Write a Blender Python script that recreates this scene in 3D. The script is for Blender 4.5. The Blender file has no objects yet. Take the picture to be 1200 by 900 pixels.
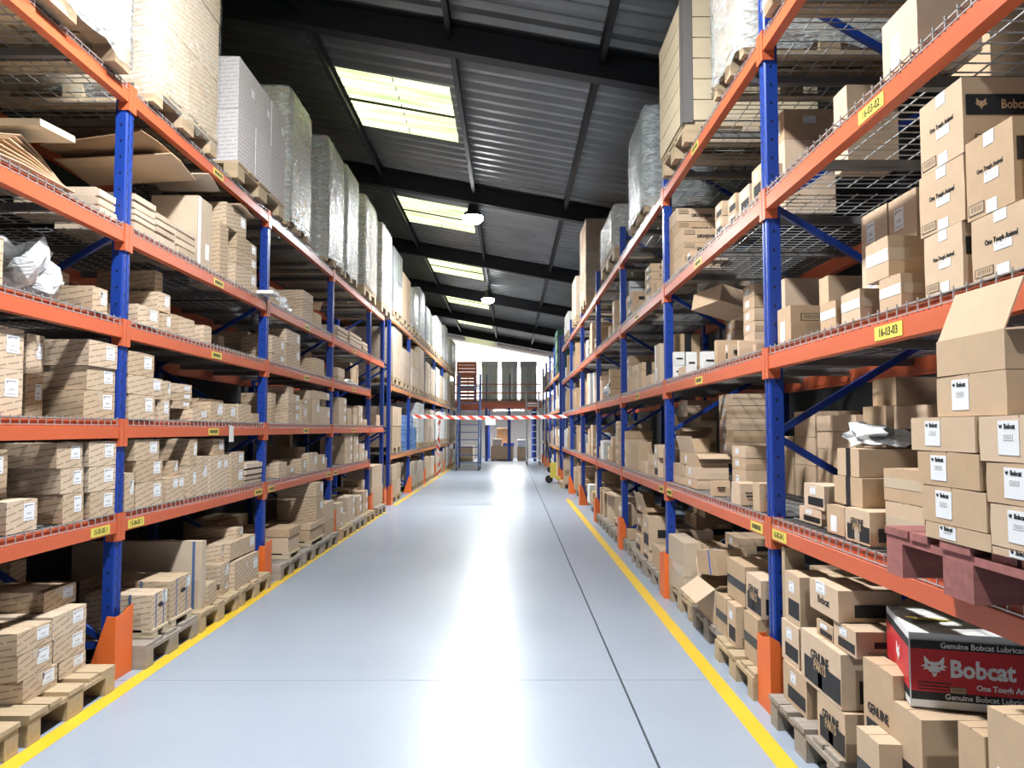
import bpy, bmesh, math, random
from mathutils import Vector, Matrix, Euler

random.seed(7)
scene = bpy.context.scene
PI = math.pi

# ------------------------------------------------------------------ camera
# 1200x900 frame, focal length 930 px, vanishing point of the aisle at (598.5, 503)
CAM_H = 1.455
FPX = 930.0
pitch = math.atan((503.0 - 450.0) / FPX)
yaw = math.atan((600.0 - 598.5) / FPX)
cam_data = bpy.data.cameras.new('camera')
cam_data.sensor_fit = 'HORIZONTAL'
cam_data.sensor_width = 36.0
cam_data.lens = FPX / 1200.0 * 36.0
cam_data.clip_end = 200.0
cam = bpy.data.objects.new('camera', cam_data)
scene.collection.objects.link(cam)
cam.location = (0, 0, CAM_H)
cam.rotation_euler = (PI / 2 + pitch, 0, -yaw)
scene.camera = cam

# ------------------------------------------------------------------ world, exposure
world = bpy.data.worlds.new('world')
scene.world = world
world.use_nodes = True
wb = world.node_tree.nodes['Background']
wb.inputs[0].default_value = (0.82, 0.91, 1.0, 1)
wb.inputs[1].default_value = 0.16
scene.view_settings.view_transform = 'Standard'
scene.view_settings.look = 'None'
scene.view_settings.gamma = 1.0
scene.view_settings.use_curve_mapping = False
scene.view_settings.exposure = 0.10
scene.cycles.diffuse_bounces = 1
LAMP_WATTS = 420.0
SKYLIGHT = 14.0

C = scene.collection

# ------------------------------------------------------------------ materials
def new_mat(name):
    m = bpy.data.materials.new(name)
    m.use_nodes = True
    nt = m.node_tree
    return m, nt, nt.nodes['Principled BSDF']

def plain(name, col, rough=0.55, metal=0.0, spec=0.5, noise=0.0, nscale=8.0, emit=0.0):
    m, nt, b = new_mat(name)
    b.inputs['Base Color'].default_value = (*col, 1)
    b.inputs['Roughness'].default_value = rough
    b.inputs['Metallic'].default_value = metal
    b.inputs['Specular IOR Level'].default_value = spec
    if noise:
        tc = nt.nodes.new('ShaderNodeTexCoord')
        n = nt.nodes.new('ShaderNodeTexNoise'); n.inputs['Scale'].default_value = nscale; n.inputs['Detail'].default_value = 4
        nt.links.new(tc.outputs['Object'], n.inputs['Vector'])
        mx = nt.nodes.new('ShaderNodeMix'); mx.data_type = 'RGBA'
        mx.inputs[6].default_value = (*[c * (1 - noise) for c in col], 1)
        mx.inputs[7].default_value = (*[min(1, c * (1 + noise)) for c in col], 1)
        nt.links.new(n.outputs['Fac'], mx.inputs[0])
        nt.links.new(mx.outputs[2], b.inputs['Base Color'])
    if emit:
        b.inputs['Emission Color'].default_value = (*col, 1)
        b.inputs['Emission Strength'].default_value = emit
    return m

def mnode(nt, op, a=None, b=None, v=None):
    n = nt.nodes.new('ShaderNodeMath'); n.operation = op
    for i, s in enumerate((a, b)):
        if s is None: continue
        if isinstance(s, (int, float)): n.inputs[i].default_value = s
        else: nt.links.new(s, n.inputs[i])
    return n.outputs[0]

def kraft(name, col, printed=False, rough=0.78, ink=(0.10, 0.065, 0.04), tilt=10.0):
    """corrugated cardboard: fibre mottling, small tone differences from box to box, optional repeat print"""
    m, nt, b = new_mat(name)
    b.inputs['Roughness'].default_value = rough
    b.inputs['Specular IOR Level'].default_value = 0.25
    tc = nt.nodes.new('ShaderNodeTexCoord')
    oi = nt.nodes.new('ShaderNodeObjectInfo')
    n = nt.nodes.new('ShaderNodeTexNoise'); n.inputs['Scale'].default_value = 14; n.inputs['Detail'].default_value = 5
    nt.links.new(tc.outputs['UV'], n.inputs['Vector'])
    f = mnode(nt, 'MULTIPLY', n.outputs['Fac'], 0.22)
    r = mnode(nt, 'MULTIPLY', oi.outputs['Random'], 0.26)
    v = mnode(nt, 'ADD', mnode(nt, 'ADD', f, r), 0.76)
    hs = nt.nodes.new('ShaderNodeHueSaturation')
    hs.inputs['Color'].default_value = (*col, 1)
    nt.links.new(v, hs.inputs['Value'])
    nt.links.new(mnode(nt, 'ADD', mnode(nt, 'MULTIPLY', oi.outputs['Random'], -0.2), 1.06), hs.inputs['Saturation'])
    out = hs.outputs[0]
    if printed:
        mp = nt.nodes.new('ShaderNodeMapping'); mp.inputs['Rotation'].default_value = (0, 0, -math.radians(tilt))
        nt.links.new(tc.outputs['UV'], mp.inputs['Vector'])
        sx = nt.nodes.new('ShaderNodeSeparateXYZ'); nt.links.new(mp.outputs[0], sx.inputs[0])
        vv = mnode(nt, 'MULTIPLY', sx.outputs[1], 1 / 0.034)
        row = mnode(nt, 'FLOOR', vv)
        band = mnode(nt, 'LESS_THAN', mnode(nt, 'FRACT', vv), 0.2)
        uu = mnode(nt, 'ADD', mnode(nt, 'MULTIPLY', sx.outputs[0], 1 / 0.105), mnode(nt, 'MULTIPLY', row, 0.37))
        word = mnode(nt, 'LESS_THAN', mnode(nt, 'FRACT', uu), 0.84)
        lw = mnode(nt, 'LESS_THAN', mnode(nt, 'FRACT', mnode(nt, 'MULTIPLY', sx.outputs[0], 1 / 0.012)), 0.72)
        ink_f = mnode(nt, 'MULTIPLY', mnode(nt, 'MULTIPLY', band, word), mnode(nt, 'ADD', mnode(nt, 'MULTIPLY', lw, 0.4), 0.25))
        mx = nt.nodes.new('ShaderNodeMix'); mx.data_type = 'RGBA'
        nt.links.new(ink_f, mx.inputs[0]); nt.links.new(out, mx.inputs[6]); mx.inputs[7].default_value = (*ink, 1)
        out = mx.outputs[2]
    nt.links.new(out, b.inputs['Base Color'])
    bp = nt.nodes.new('ShaderNodeBump'); bp.inputs['Strength'].default_value = 0.12; bp.inputs['Distance'].default_value = 0.004
    n2 = nt.nodes.new('ShaderNodeTexNoise'); n2.inputs['Scale'].default_value = 5; n2.inputs['Detail'].default_value = 2
    nt.links.new(tc.outputs['UV'], n2.inputs['Vector'])
    nt.links.new(n2.outputs['Fac'], bp.inputs['Height']); nt.links.new(bp.outputs[0], b.inputs['Normal'])
    return m

def sticker_mat(name, ink=True, paper=(0.86, 0.87, 0.88)):
    """white paper sticker, printed with text lines and a bar code (UV 0..1)"""
    m, nt, b = new_mat(name)
    b.inputs['Roughness'].default_value = 0.5
    b.inputs['Base Color'].default_value = (*paper, 1)
    if ink:
        tc = nt.nodes.new('ShaderNodeTexCoord')
        sx = nt.nodes.new('ShaderNodeSeparateXYZ'); nt.links.new(tc.outputs['UV'], sx.inputs[0])
        u, v = sx.outputs[0], sx.outputs[1]
        def rng(s, lo, hi): return mnode(nt, 'MULTIPLY', mnode(nt, 'GREATER_THAN', s, lo), mnode(nt, 'LESS_THAN', s, hi))
        bars = mnode(nt, 'LESS_THAN', mnode(nt, 'FRACT', mnode(nt, 'MULTIPLY', u, 17.0)), 0.5)
        code = mnode(nt, 'MULTIPLY', bars, mnode(nt, 'MULTIPLY', rng(u, 0.3, 0.72), rng(v, 0.34, 0.48)))
        line = mnode(nt, 'MULTIPLY', rng(u, 0.12, 0.85), mnode(nt, 'ADD', rng(v, 0.84, 0.9), rng(v, 0.12, 0.16)))
        logo = mnode(nt, 'MULTIPLY', rng(u, 0.1, 0.24), rng(v, 0.76, 0.9))
        k = mnode(nt, 'MINIMUM', mnode(nt, 'ADD', mnode(nt, 'ADD', code, line), logo), 1.0)
        mx = nt.nodes.new('ShaderNodeMix'); mx.data_type = 'RGBA'
        nt.links.new(mnode(nt, 'MULTIPLY', k, 0.75), mx.inputs[0]); mx.inputs[6].default_value = (*paper, 1); mx.inputs[7].default_value = (0.08, 0.08, 0.1, 1)
        nt.links.new(mx.outputs[2], b.inputs['Base Color'])
    return m

def bars_mat(name, base):
    """printed bar code panel with a dark frame (UV 0..1)"""
    m, nt, b = new_mat(name)
    b.inputs['Roughness'].default_value = 0.75
    tc = nt.nodes.new('ShaderNodeTexCoord')
    sx = nt.nodes.new('ShaderNodeSeparateXYZ'); nt.links.new(tc.outputs['UV'], sx.inputs[0])
    u, v = sx.outputs[0], sx.outputs[1]
    def rng(s, lo, hi): return mnode(nt, 'MULTIPLY', mnode(nt, 'GREATER_THAN', s, lo), mnode(nt, 'LESS_THAN', s, hi))
    inside = mnode(nt, 'MULTIPLY', rng(u, 0.05, 0.95), rng(v, 0.1, 0.9))
    frame = mnode(nt, 'SUBTRACT', 1.0, inside)
    bars = mnode(nt, 'MULTIPLY', mnode(nt, 'LESS_THAN', mnode(nt, 'FRACT', mnode(nt, 'MULTIPLY', u, 13.0)), 0.5), mnode(nt, 'MULTIPLY', rng(u, 0.12, 0.88), rng(v, 0.25, 0.8)))
    k = mnode(nt, 'MINIMUM', mnode(nt, 'ADD', frame, bars), 1.0)
    mx = nt.nodes.new('ShaderNodeMix'); mx.data_type = 'RGBA'
    nt.links.new(mnode(nt, 'MULTIPLY', k, 0.85), mx.inputs[0]); mx.inputs[6].default_value = (*base, 1); mx.inputs[7].default_value = (0.03, 0.025, 0.02, 1)
    nt.links.new(mx.outputs[2], b.inputs['Base Color'])
    return m

def upright_mat(name, col):
    """blue enamel with the two staggered columns of punched slots of a rack upright (object space)"""
    m, nt, b = new_mat(name)
    b.inputs['Roughness'].default_value = 0.38
    tc = nt.nodes.new('ShaderNodeTexCoord')
    sx = nt.nodes.new('ShaderNodeSeparateXYZ'); nt.links.new(tc.outputs['Object'], sx.inputs[0])
    geo = nt.nodes.new('ShaderNodeNewGeometry')
    nx = nt.nodes.new('ShaderNodeSeparateXYZ'); nt.links.new(geo.outputs['Normal'], nx.inputs[0])
    facing = mnode(nt, 'GREATER_THAN', mnode(nt, 'ABSOLUTE', nx.outputs[0]), 0.7)
    def slots(yc, ph, w, hh, pitch_):
        dy = mnode(nt, 'LESS_THAN', mnode(nt, 'ABSOLUTE', mnode(nt, 'SUBTRACT', sx.outputs[1], yc)), w)
        fz = mnode(nt, 'FRACT', mnode(nt, 'ADD', mnode(nt, 'MULTIPLY', sx.outputs[2], 1 / pitch_), ph))
        return mnode(nt, 'MULTIPLY', dy, mnode(nt, 'LESS_THAN', fz, hh))
    s1 = slots(-0.022, 0.0, 0.006, 0.36, 0.075)
    s2 = slots(0.022, 0.5, 0.006, 0.36, 0.075)
    front = mnode(nt, 'MULTIPLY', mnode(nt, 'ADD', s1, s2), facing)
    dx = mnode(nt, 'LESS_THAN', mnode(nt, 'ABSOLUTE', sx.outputs[0]), 0.006)
    side = mnode(nt, 'MULTIPLY', mnode(nt, 'MULTIPLY', dx, mnode(nt, 'LESS_THAN', mnode(nt, 'FRACT', mnode(nt, 'MULTIPLY', sx.outputs[2], 10.0)), 0.16)), mnode(nt, 'SUBTRACT', 1.0, facing))
    k = mnode(nt, 'ADD', front, side)
    mx = nt.nodes.new('ShaderNodeMix'); mx.data_type = 'RGBA'
    nt.links.new(k, mx.inputs[0]); mx.inputs[6].default_value = (*col, 1); mx.inputs[7].default_value = (0.004, 0.006, 0.02, 1)
    nt.links.new(mx.outputs[2], b.inputs['Base Color'])
    return m

def film_mat(name, opacity=0.5, tint=(0.86, 0.92, 0.95), rough=0.22):
    """stretch film: clear with glossy streaks and a milky share"""
    m, nt, b = new_mat(name)
    out = nt.nodes['Material Output']
    b.inputs['Base Color'].default_value = (*tint, 1)
    b.inputs['Roughness'].default_value = rough
    b.inputs['Specular IOR Level'].default_value = 0.9
    tr = nt.nodes.new('ShaderNodeBsdfTransparent')
    mix = nt.nodes.new('ShaderNodeMixShader')
    tc = nt.nodes.new('ShaderNodeTexCoord')
    mp = nt.nodes.new('ShaderNodeMapping'); mp.inputs['Scale'].default_value = (9, 9, 30); mp.inputs['Rotation'].default_value = (0.35, 0.3, 0)
    nt.links.new(tc.outputs['Object'], mp.inputs['Vector'])
    n = nt.nodes.new('ShaderNodeTexNoise'); n.inputs['Scale'].default_value = 1.0; n.inputs['Detail'].default_value = 6; n.inputs['Distortion'].default_value = 1.5
    nt.links.new(mp.outputs[0], n.inputs['Vector'])
    f = mnode(nt, 'ADD', mnode(nt, 'MULTIPLY', mnode(nt, 'SUBTRACT', n.outputs['Fac'], 0.5), 1.6), opacity)
    cl = nt.nodes.new('ShaderNodeClamp'); nt.links.new(f, cl.inputs[0]); cl.inputs[1].default_value = 0.12; cl.inputs[2].default_value = 0.95
    nt.links.new(cl.outputs[0], mix.inputs[0]); nt.links.new(tr.outputs[0], mix.inputs[1]); nt.links.new(b.outputs[0], mix.inputs[2])
    nt.links.new(mix.outputs[0], out.inputs['Surface'])
    bp = nt.nodes.new('ShaderNodeBump'); bp.inputs['Strength'].default_value = 0.7; bp.inputs['Distance'].default_value = 0.02
    nt.links.new(n.outputs['Fac'], bp.inputs['Height']); nt.links.new(bp.outputs[0], b.inputs['Normal'])
    return m

def wood_mat(name, col, dark=0.55):
    m, nt, b = new_mat(name)
    b.inputs['Roughness'].default_value = 0.8
    tc = nt.nodes.new('ShaderNodeTexCoord')
    oi = nt.nodes.new('ShaderNodeObjectInfo')
    mp = nt.nodes.new('ShaderNodeMapping'); mp.inputs['Scale'].default_value = (3, 28, 28)
    nt.links.new(tc.outputs['Object'], mp.inputs['Vector'])
    n = nt.nodes.new('ShaderNodeTexNoise'); n.inputs['Scale'].default_value = 1.2; n.inputs['Detail'].default_value = 6
    nt.links.new(mp.outputs[0], n.inputs['Vector'])
    mx = nt.nodes.new('ShaderNodeMix'); mx.data_type = 'RGBA'
    mx.inputs[6].default_value = (*[c * dark for c in col], 1); mx.inputs[7].default_value = (*col, 1)
    nt.links.new(mnode(nt, 'ADD', n.outputs['Fac'], mnode(nt, 'MULTIPLY', oi.outputs['Random'], 0.25)), mx.inputs[0])
    nt.links.new(mx.outputs[2], b.inputs['Base Color'])
    return m

def floor_mat():
    m, nt, b = new_mat('sealed_concrete')
    tc = nt.nodes.new('ShaderNodeTexCoord')
    n = nt.nodes.new('ShaderNodeTexNoise'); n.inputs['Scale'].default_value = 0.9; n.inputs['Detail'].default_value = 8; n.inputs['Roughness'].default_value = 0.65
    geo = nt.nodes.new('ShaderNodeNewGeometry')
    nt.links.new(geo.outputs['Position'], n.inputs['Vector'])
    n2 = nt.nodes.new('ShaderNodeTexNoise'); n2.inputs['Scale'].default_value = 22; n2.inputs['Detail'].default_value = 5
    nt.links.new(geo.outputs['Position'], n2.inputs['Vector'])
    # fine scuffs: thin short strokes in the paint
    mp = nt.nodes.new('ShaderNodeMapping'); mp.inputs['Scale'].default_value = (6.0, 1.3, 1); mp.inputs['Rotation'].default_value = (0, 0, 0.5)
    nt.links.new(geo.outputs['Position'], mp.inputs['Vector'])
    n3 = nt.nodes.new('ShaderNodeTexNoise'); n3.inputs['Scale'].default_value = 1.6; n3.inputs['Detail'].default_value = 9; n3.inputs['Roughness'].default_value = 0.75
    nt.links.new(mp.outputs[0], n3.inputs['Vector'])
    cr = nt.nodes.new('ShaderNodeValToRGB'); cr.color_ramp.elements[0].position = 0.70; cr.color_ramp.elements[1].position = 0.78
    nt.links.new(n3.outputs['Fac'], cr.inputs[0])
    mx = nt.nodes.new('ShaderNodeMix'); mx.data_type = 'RGBA'
    mx.inputs[6].default_value = (0.30, 0.355, 0.435, 1); mx.inputs[7].default_value = (0.41, 0.465, 0.55, 1)
    nt.links.new(mnode(nt, 'ADD', mnode(nt, 'MULTIPLY', n.outputs['Fac'], 0.75), mnode(nt, 'MULTIPLY', n2.outputs['Fac'], 0.25)), mx.inputs[0])
    m2 = nt.nodes.new('ShaderNodeMix'); m2.data_type = 'RGBA'
    nt.links.new(mnode(nt, 'MULTIPLY', cr.outputs[0], 0.35), m2.inputs[0]); nt.links.new(mx.outputs[2], m2.inputs[6]); m2.inputs[7].default_value = (0.22, 0.24, 0.26, 1)
    nt.links.new(m2.outputs[2], b.inputs['Base Color'])
    r = mnode(nt, 'ADD', mnode(nt, 'MULTIPLY', n.outputs['Fac'], 0.14), 0.235)
    nt.links.new(r, b.inputs['Roughness'])
    b.inputs['Specular IOR Level'].default_value = 0.5
    bp = nt.nodes.new('ShaderNodeBump'); bp.inputs['Strength'].default_value = 0.05; bp.inputs['Distance'].default_value = 0.01
    nt.links.new(n2.outputs['Fac'], bp.inputs['Height']); nt.links.new(bp.outputs[0], b.inputs['Normal'])
    return m

def roof_mat(name, col):
    m, nt, b = new_mat(name)
    b.inputs['Roughness'].default_value = 0.42; b.inputs['Metallic'].default_value = 0.6
    geo = nt.nodes.new('ShaderNodeNewGeometry')
    n = nt.nodes.new('ShaderNodeTexNoise'); n.inputs['Scale'].default_value = 1.4; n.inputs['Detail'].default_value = 6
    nt.links.new(geo.outputs['Position'], n.inputs['Vector'])
    mx = nt.nodes.new('ShaderNodeMix'); mx.data_type = 'RGBA'
    mx.inputs[6].default_value = (*[c * 0.6 for c in col], 1); mx.inputs[7].default_value = (*[c * 1.3 for c in col], 1)
    nt.links.new(n.outputs['Fac'], mx.inputs[0]); nt.links.new(mx.outputs[2], b.inputs['Base Color'])
    return m

def emission(name, col, strength):
    m = bpy.data.materials.new(name); m.use_nodes = True
    nt = m.node_tree; nt.nodes.remove(nt.nodes['Principled BSDF'])
    e = nt.nodes.new('ShaderNodeEmission'); e.inputs[0].default_value = (*col, 1); e.inputs[1].default_value = strength
    nt.links.new(e.outputs[0], nt.nodes['Material Output'].inputs['Surface'])
    return m

def skylight_mat():
    """translucent corrugated roof sheet with daylight behind it, dirty streaks along the ribs"""
    m = bpy.data.materials.new('translucent_sheet'); m.use_nodes = True
    nt = m.node_tree; nt.nodes.remove(nt.nodes['Principled BSDF'])
    e = nt.nodes.new('ShaderNodeEmission'); e.inputs[1].default_value = SKYLIGHT
    geo = nt.nodes.new('ShaderNodeNewGeometry')
    mp = nt.nodes.new('ShaderNodeMapping'); mp.inputs['Scale'].default_value = (0.6, 16, 1)
    nt.links.new(geo.outputs['Position'], mp.inputs['Vector'])
    n = nt.nodes.new('ShaderNodeTexNoise'); n.inputs['Scale'].default_value = 1.0; n.inputs['Detail'].default_value = 4
    nt.links.new(mp.outputs[0], n.inputs['Vector'])
    cr = nt.nodes.new('ShaderNodeValToRGB')
    cr.color_ramp.elements[0].position = 0.36; cr.color_ramp.elements[0].color = (0.055, 0.07, 0.035, 1)
    cr.color_ramp.elements[1].position = 0.62; cr.color_ramp.elements[1].color = (0.15, 0.16, 0.085, 1)
    nt.links.new(n.outputs['Fac'], cr.inputs[0]); nt.links.new(cr.outputs[0], e.inputs[0])
    nt.links.new(e.outputs[0], nt.nodes['Material Output'].inputs['Surface'])
    return m

def tape_mat():
    m, nt, b = new_mat('red_white_tape')
    tc = nt.nodes.new('ShaderNodeTexCoord')
    sx = nt.nodes.new('ShaderNodeSeparateXYZ'); nt.links.new(tc.outputs['UV'], sx.inputs[0])
    s = mnode(nt, 'ADD', mnode(nt, 'MULTIPLY', sx.outputs[0], 1 / 0.25), mnode(nt, 'MULTIPLY', sx.outputs[1], 6.0))
    k = mnode(nt, 'LESS_THAN', mnode(nt, 'FRACT', s), 0.5)
    mx = nt.nodes.new('ShaderNodeMix'); mx.data_type = 'RGBA'
    nt.links.new(k, mx.inputs[0]); mx.inputs[6].default_value = (0.75, 0.09, 0.05, 1); mx.inputs[7].default_value = (0.9, 0.9, 0.9, 1)
    nt.links.new(mx.outputs[2], b.inputs['Base Color'])
    b.inputs['Roughness'].default_value = 0.35
    return m

M = {}
M['kraft'] = kraft('kraft_plain', (0.60, 0.425, 0.275))
M['kraft_print'] = kraft('kraft_printed', (0.61, 0.455, 0.305), printed=True)
M['kraft_grey'] = kraft('kraft_printed_grey', (0.60, 0.56, 0.56), printed=True, ink=(0.22, 0.17, 0.17), tilt=4)
M['kraft_pale'] = kraft('kraft_pale', (0.62, 0.49, 0.36))
M['kraft_dark'] = kraft('kraft_dark', (0.42, 0.27, 0.16))
M['white_card'] = plain('white_card', (0.80, 0.79, 0.76), 0.6)
M['sticker'] = sticker_mat('printed_sticker')
M['sticker_plain'] = sticker_mat('blank_sticker', ink=False)
M['barcode'] = bars_mat('barcode_print', (0.56, 0.40, 0.25))
M['black_print'] = plain('black_print', (0.012, 0.012, 0.014), 0.6)
M['clear_tape'] = plain('clear_tape', (0.62, 0.50, 0.36), 0.22)
M['white_tape'] = plain('white_tape', (0.85, 0.86, 0.84), 0.35)
M['black_tape'] = plain('black_tape', (0.012, 0.013, 0.016), 0.4)
M['blue_strap'] = plain('blue_strap', (0.10, 0.16, 0.32), 0.4)
M['ink_red'] = plain('red_print', (0.62, 0.025, 0.03), 0.5)
M['white_print'] = plain('white_print', (0.86, 0.85, 0.84), 0.55)
M['tan_print'] = plain('tan_print', (0.55, 0.37, 0.21), 0.7)
M['upright'] = upright_mat('blue_upright', (0.009, 0.046, 0.30))
M['blue'] = plain('blue_enamel', (0.008, 0.038, 0.24), 0.4)
M['dark_blue'] = plain('dark_blue_enamel', (0.02, 0.05, 0.15), 0.4)
M['orange'] = plain('orange_enamel', (0.64, 0.13, 0.05), 0.42, noise=0.10, nscale=2.5)
M['amber'] = plain('amber_enamel', (0.72, 0.27, 0.08), 0.45, noise=0.12, nscale=2.5)
M['guard'] = plain('guard_orange', (0.88, 0.17, 0.03), 0.5, noise=0.12, nscale=6)
M['wire'] = plain('galvanised_wire', (0.55, 0.55, 0.54), 0.4, metal=0.5)
M['bar'] = plain('deck_support_steel', (0.20, 0.19, 0.18), 0.5, metal=0.3)
M['yellow_plate'] = plain('yellow_plate', (0.80, 0.66, 0.12), 0.5)
M['wood'] = wood_mat('pallet_wood', (0.60, 0.45, 0.28))
M['wood_old'] = wood_mat('weathered_wood', (0.42, 0.36, 0.30))
M['wood_red'] = wood_mat('red_painted_wood', (0.46, 0.17, 0.15), dark=0.35)
M['wood_pale'] = wood_mat('pale_plywood', (0.68, 0.56, 0.38), dark=0.8)
M['film'] = film_mat('stretch_film', 0.50, (0.62, 0.68, 0.68), 0.18)
M['film_thin'] = film_mat('thin_film', 0.15, (0.70, 0.74, 0.72), 0.2)
M['bag'] = film_mat('milky_plastic', 0.9, (0.88, 0.91, 0.93), 0.3)
M['floor'] = floor_mat()
M['joint'] = plain('joint_filler', (0.03, 0.035, 0.04), 0.8)
M['yellow_line'] = plain('yellow_line_paint', (0.80, 0.52, 0.03), 0.45, noise=0.12, nscale=3)
M['roof'] = roof_mat('roof_sheet', (0.27, 0.28, 0.28))
M['rafter'] = plain('dark_steel', (0.009, 0.010, 0.014), 0.55, noise=0.3, nscale=1.5)
M['wall'] = plain('shade_dark_wall', (0.025, 0.025, 0.027), 0.9, noise=0.2, nscale=1)  # shade behind the racks put into the wall colour
M['wall_white'] = plain('white_wall', (0.85, 0.80, 0.78), 0.8)
M['skylight'] = skylight_mat()
M['lamp_glow'] = emission('led_panel', (0.93, 0.97, 1.0), 60)
M['daylight'] = emission('daylit_sheeting', (1.0, 0.975, 0.95), 2.6)
M['black'] = plain('black_rubber', (0.012, 0.012, 0.013), 0.6)
M['alu'] = plain('aluminium', (0.66, 0.68, 0.70), 0.35, metal=0.6)
M['yellow_paint'] = plain('yellow_enamel', (0.85, 0.68, 0.10), 0.4)
M['green'] = plain('green_plastic', (0.03, 0.12, 0.07), 0.4, noise=0.4, nscale=6)
M['blue_plastic'] = plain('blue_plastic', (0.03, 0.13, 0.55), 0.4)
M['pink'] = plain('orange_wire_crate', (0.75, 0.22, 0.12), 0.5)
M['grey_pack'] = plain('grey_pack', (0.22, 0.23, 0.23), 0.35, noise=0.25, nscale=4)
M['silver_pack'] = plain('silver_pack', (0.50, 0.51, 0.52), 0.3, noise=0.25, nscale=4)
M['tape_rw'] = tape_mat()

# ------------------------------------------------------------------ mesh helpers
class MB:
    def __init__(self): self.v, self.f, self.mi = [], [], []
    def quadbox(self, x0, x1, y0, y1, z0, z1, m=0, mat=None):
        b = len(self.v)
        pts = [(x0, y0, z0), (x1, y0, z0), (x1, y1, z0), (x0, y1, z0), (x0, y0, z1), (x1, y0, z1), (x1, y1, z1), (x0, y1, z1)]
        if mat is not None: pts = [tuple(mat @ Vector(p)) for p in pts]
        self.v += pts
        for q in ((0, 3, 2, 1), (4, 5, 6, 7), (0, 1, 5, 4), (1, 2, 6, 5), (2, 3, 7, 6), (3, 0, 4, 7)):
            self.f.append(tuple(b + i for i in q)); self.mi.append(m)
        return self
    def prism(self, prof, axis, a0, a1, m=0, mat=None):
        """closed profile [(p,q)...] extruded along axis; axis x: (p,q)=(y,z); y: (x,z); z: (x,y)"""
        b = len(self.v); n = len(prof)
        def P(p, q, a):
            return {'x': (a, p, q), 'y': (p, a, q), 'z': (p, q, a)}[axis]
        pts = [P(p, q, a0) for p, q in prof] + [P(p, q, a1) for p, q in prof]
        if mat is not None: pts = [tuple(mat @ Vector(p)) for p in pts]
        self.v += pts
        self.f.append(tuple(range(b + n - 1, b - 1, -1))); self.mi.append(m)
        self.f.append(tuple(range(b + n, b + 2 * n))); self.mi.append(m)
        for i in range(n):
            j = (i + 1) % n
            self.f.append((b + i, b + j, b + n + j, b + n + i)); self.mi.append(m)
        return self
    def bar(self, p, q, w, h=None, m=0, up=(0, 0, 1)):
        p, q = Vector(p), Vector(q); h = h or w
        d = (q - p); L = d.length; d.normalize()
        u = Vector(up)
        if abs(d.dot(u)) > 0.99: u = Vector((1, 0, 0))
        s = d.cross(u).normalized(); t = s.cross(d).normalized()
        mat = Matrix((s, d, t)).transposed().to_4x4(); mat.translation = p
        return self.quadbox(-w / 2, w / 2, 0, L, -h / 2, h / 2, m, mat)
    def tube(self, p, q, r, n=8, m=0, r2=None):
        p, q = Vector(p), Vector(q); d = (q - p).normalized(); r2 = r if r2 is None else r2
        u = Vector((0, 0, 1)) if abs(d.z) < 0.9 else Vector((1, 0, 0))
        s = d.cross(u).normalized(); t = s.cross(d)
        b = len(self.v)
        for (c, rr) in ((p, r), (q, r2)):
            for i in range(n):
                a = 2 * PI * i / n
                self.v.append(tuple(c + s * (rr * math.cos(a)) + t * (rr * math.sin(a))))
        for i in range(n):
            j = (i + 1) % n
            self.f.append((b + i, b + j, b + n + j, b + n + i)); self.mi.append(m)
        self.f.append(tuple(range(b + n - 1, b - 1, -1))); self.mi.append(m)
        self.f.append(tuple(range(b + n, b + 2 * n))); self.mi.append(m)
        return self
    def mesh(self, name, mats, uv=True, unit_uv=False, fix=True):
        me = bpy.data.meshes.new(name)
        me.from_pydata(self.v, [], self.f)
        if not isinstance(mats, (list, tuple)): mats = [mats]
        for k in mats: me.materials.append(k)
        if any(self.mi): me.polygons.foreach_set('material_index', self.mi)
        if fix:
            bm = bmesh.new(); bm.from_mesh(me); bmesh.ops.recalc_face_normals(bm, faces=bm.faces); bm.to_mesh(me); bm.free()
        if uv or unit_uv:
            box_uv(me, unit_uv)
        me.update()
        return me
    def build(self, name, mats, parent=None, uv=True, unit_uv=False, fix=True):
        return put(name, self.mesh(name, mats, uv, unit_uv, fix), parent)

def box_uv(me, unit=False):
    lay = me.uv_layers.new(name='uv')
    co = [v.co for v in me.vertices]
    if unit:
        lo = [min(c[i] for c in co) for i in range(3)]; hi = [max(c[i] for c in co) for i in range(3)]
        sp = [max(h - l, 1e-6) for h, l in zip(hi, lo)]
    for p in me.polygons:
        n = p.normal; ax = max(range(3), key=lambda i: abs(n[i]))
        for li in p.loop_indices:
            c = co[me.loops[li].vertex_index]
            if unit: c = [(c[i] - lo[i]) / sp[i] for i in range(3)]
            if ax == 0: q = (c[1] if n[0] > 0 else -c[1] + (1 if unit else 0), c[2])
            elif ax == 1: q = (-c[0] + (1 if unit else 0) if n[1] > 0 else c[0], c[2])
            else: q = (c[0], c[1])
            lay.data[li].uv = q

def put(name, me, parent=None, loc=None, rot=None):
    o = bpy.data.objects.new(name, me)
    C.objects.link(o)
    if parent is not None: o.parent = parent
    if loc is not None: o.location = loc
    if rot is not None: o.rotation_euler = rot
    return o

def empty(name, loc=(0, 0, 0), rz=0.0):
    o = bpy.data.objects.new(name, None); C.objects.link(o)
    o.location = loc; o.rotation_euler = (0, 0, rz); o.empty_display_size = 0.1
    return o

def tag(o, label, cat, group=None, kind=None):
    o['label'] = label
    if cat: o['category'] = cat
    if group: o['group'] = group
    if kind: o['kind'] = kind
    return o

def struct(o, label=None):
    o['kind'] = 'structure'
    if label: o['label'] = label
    return o

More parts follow.
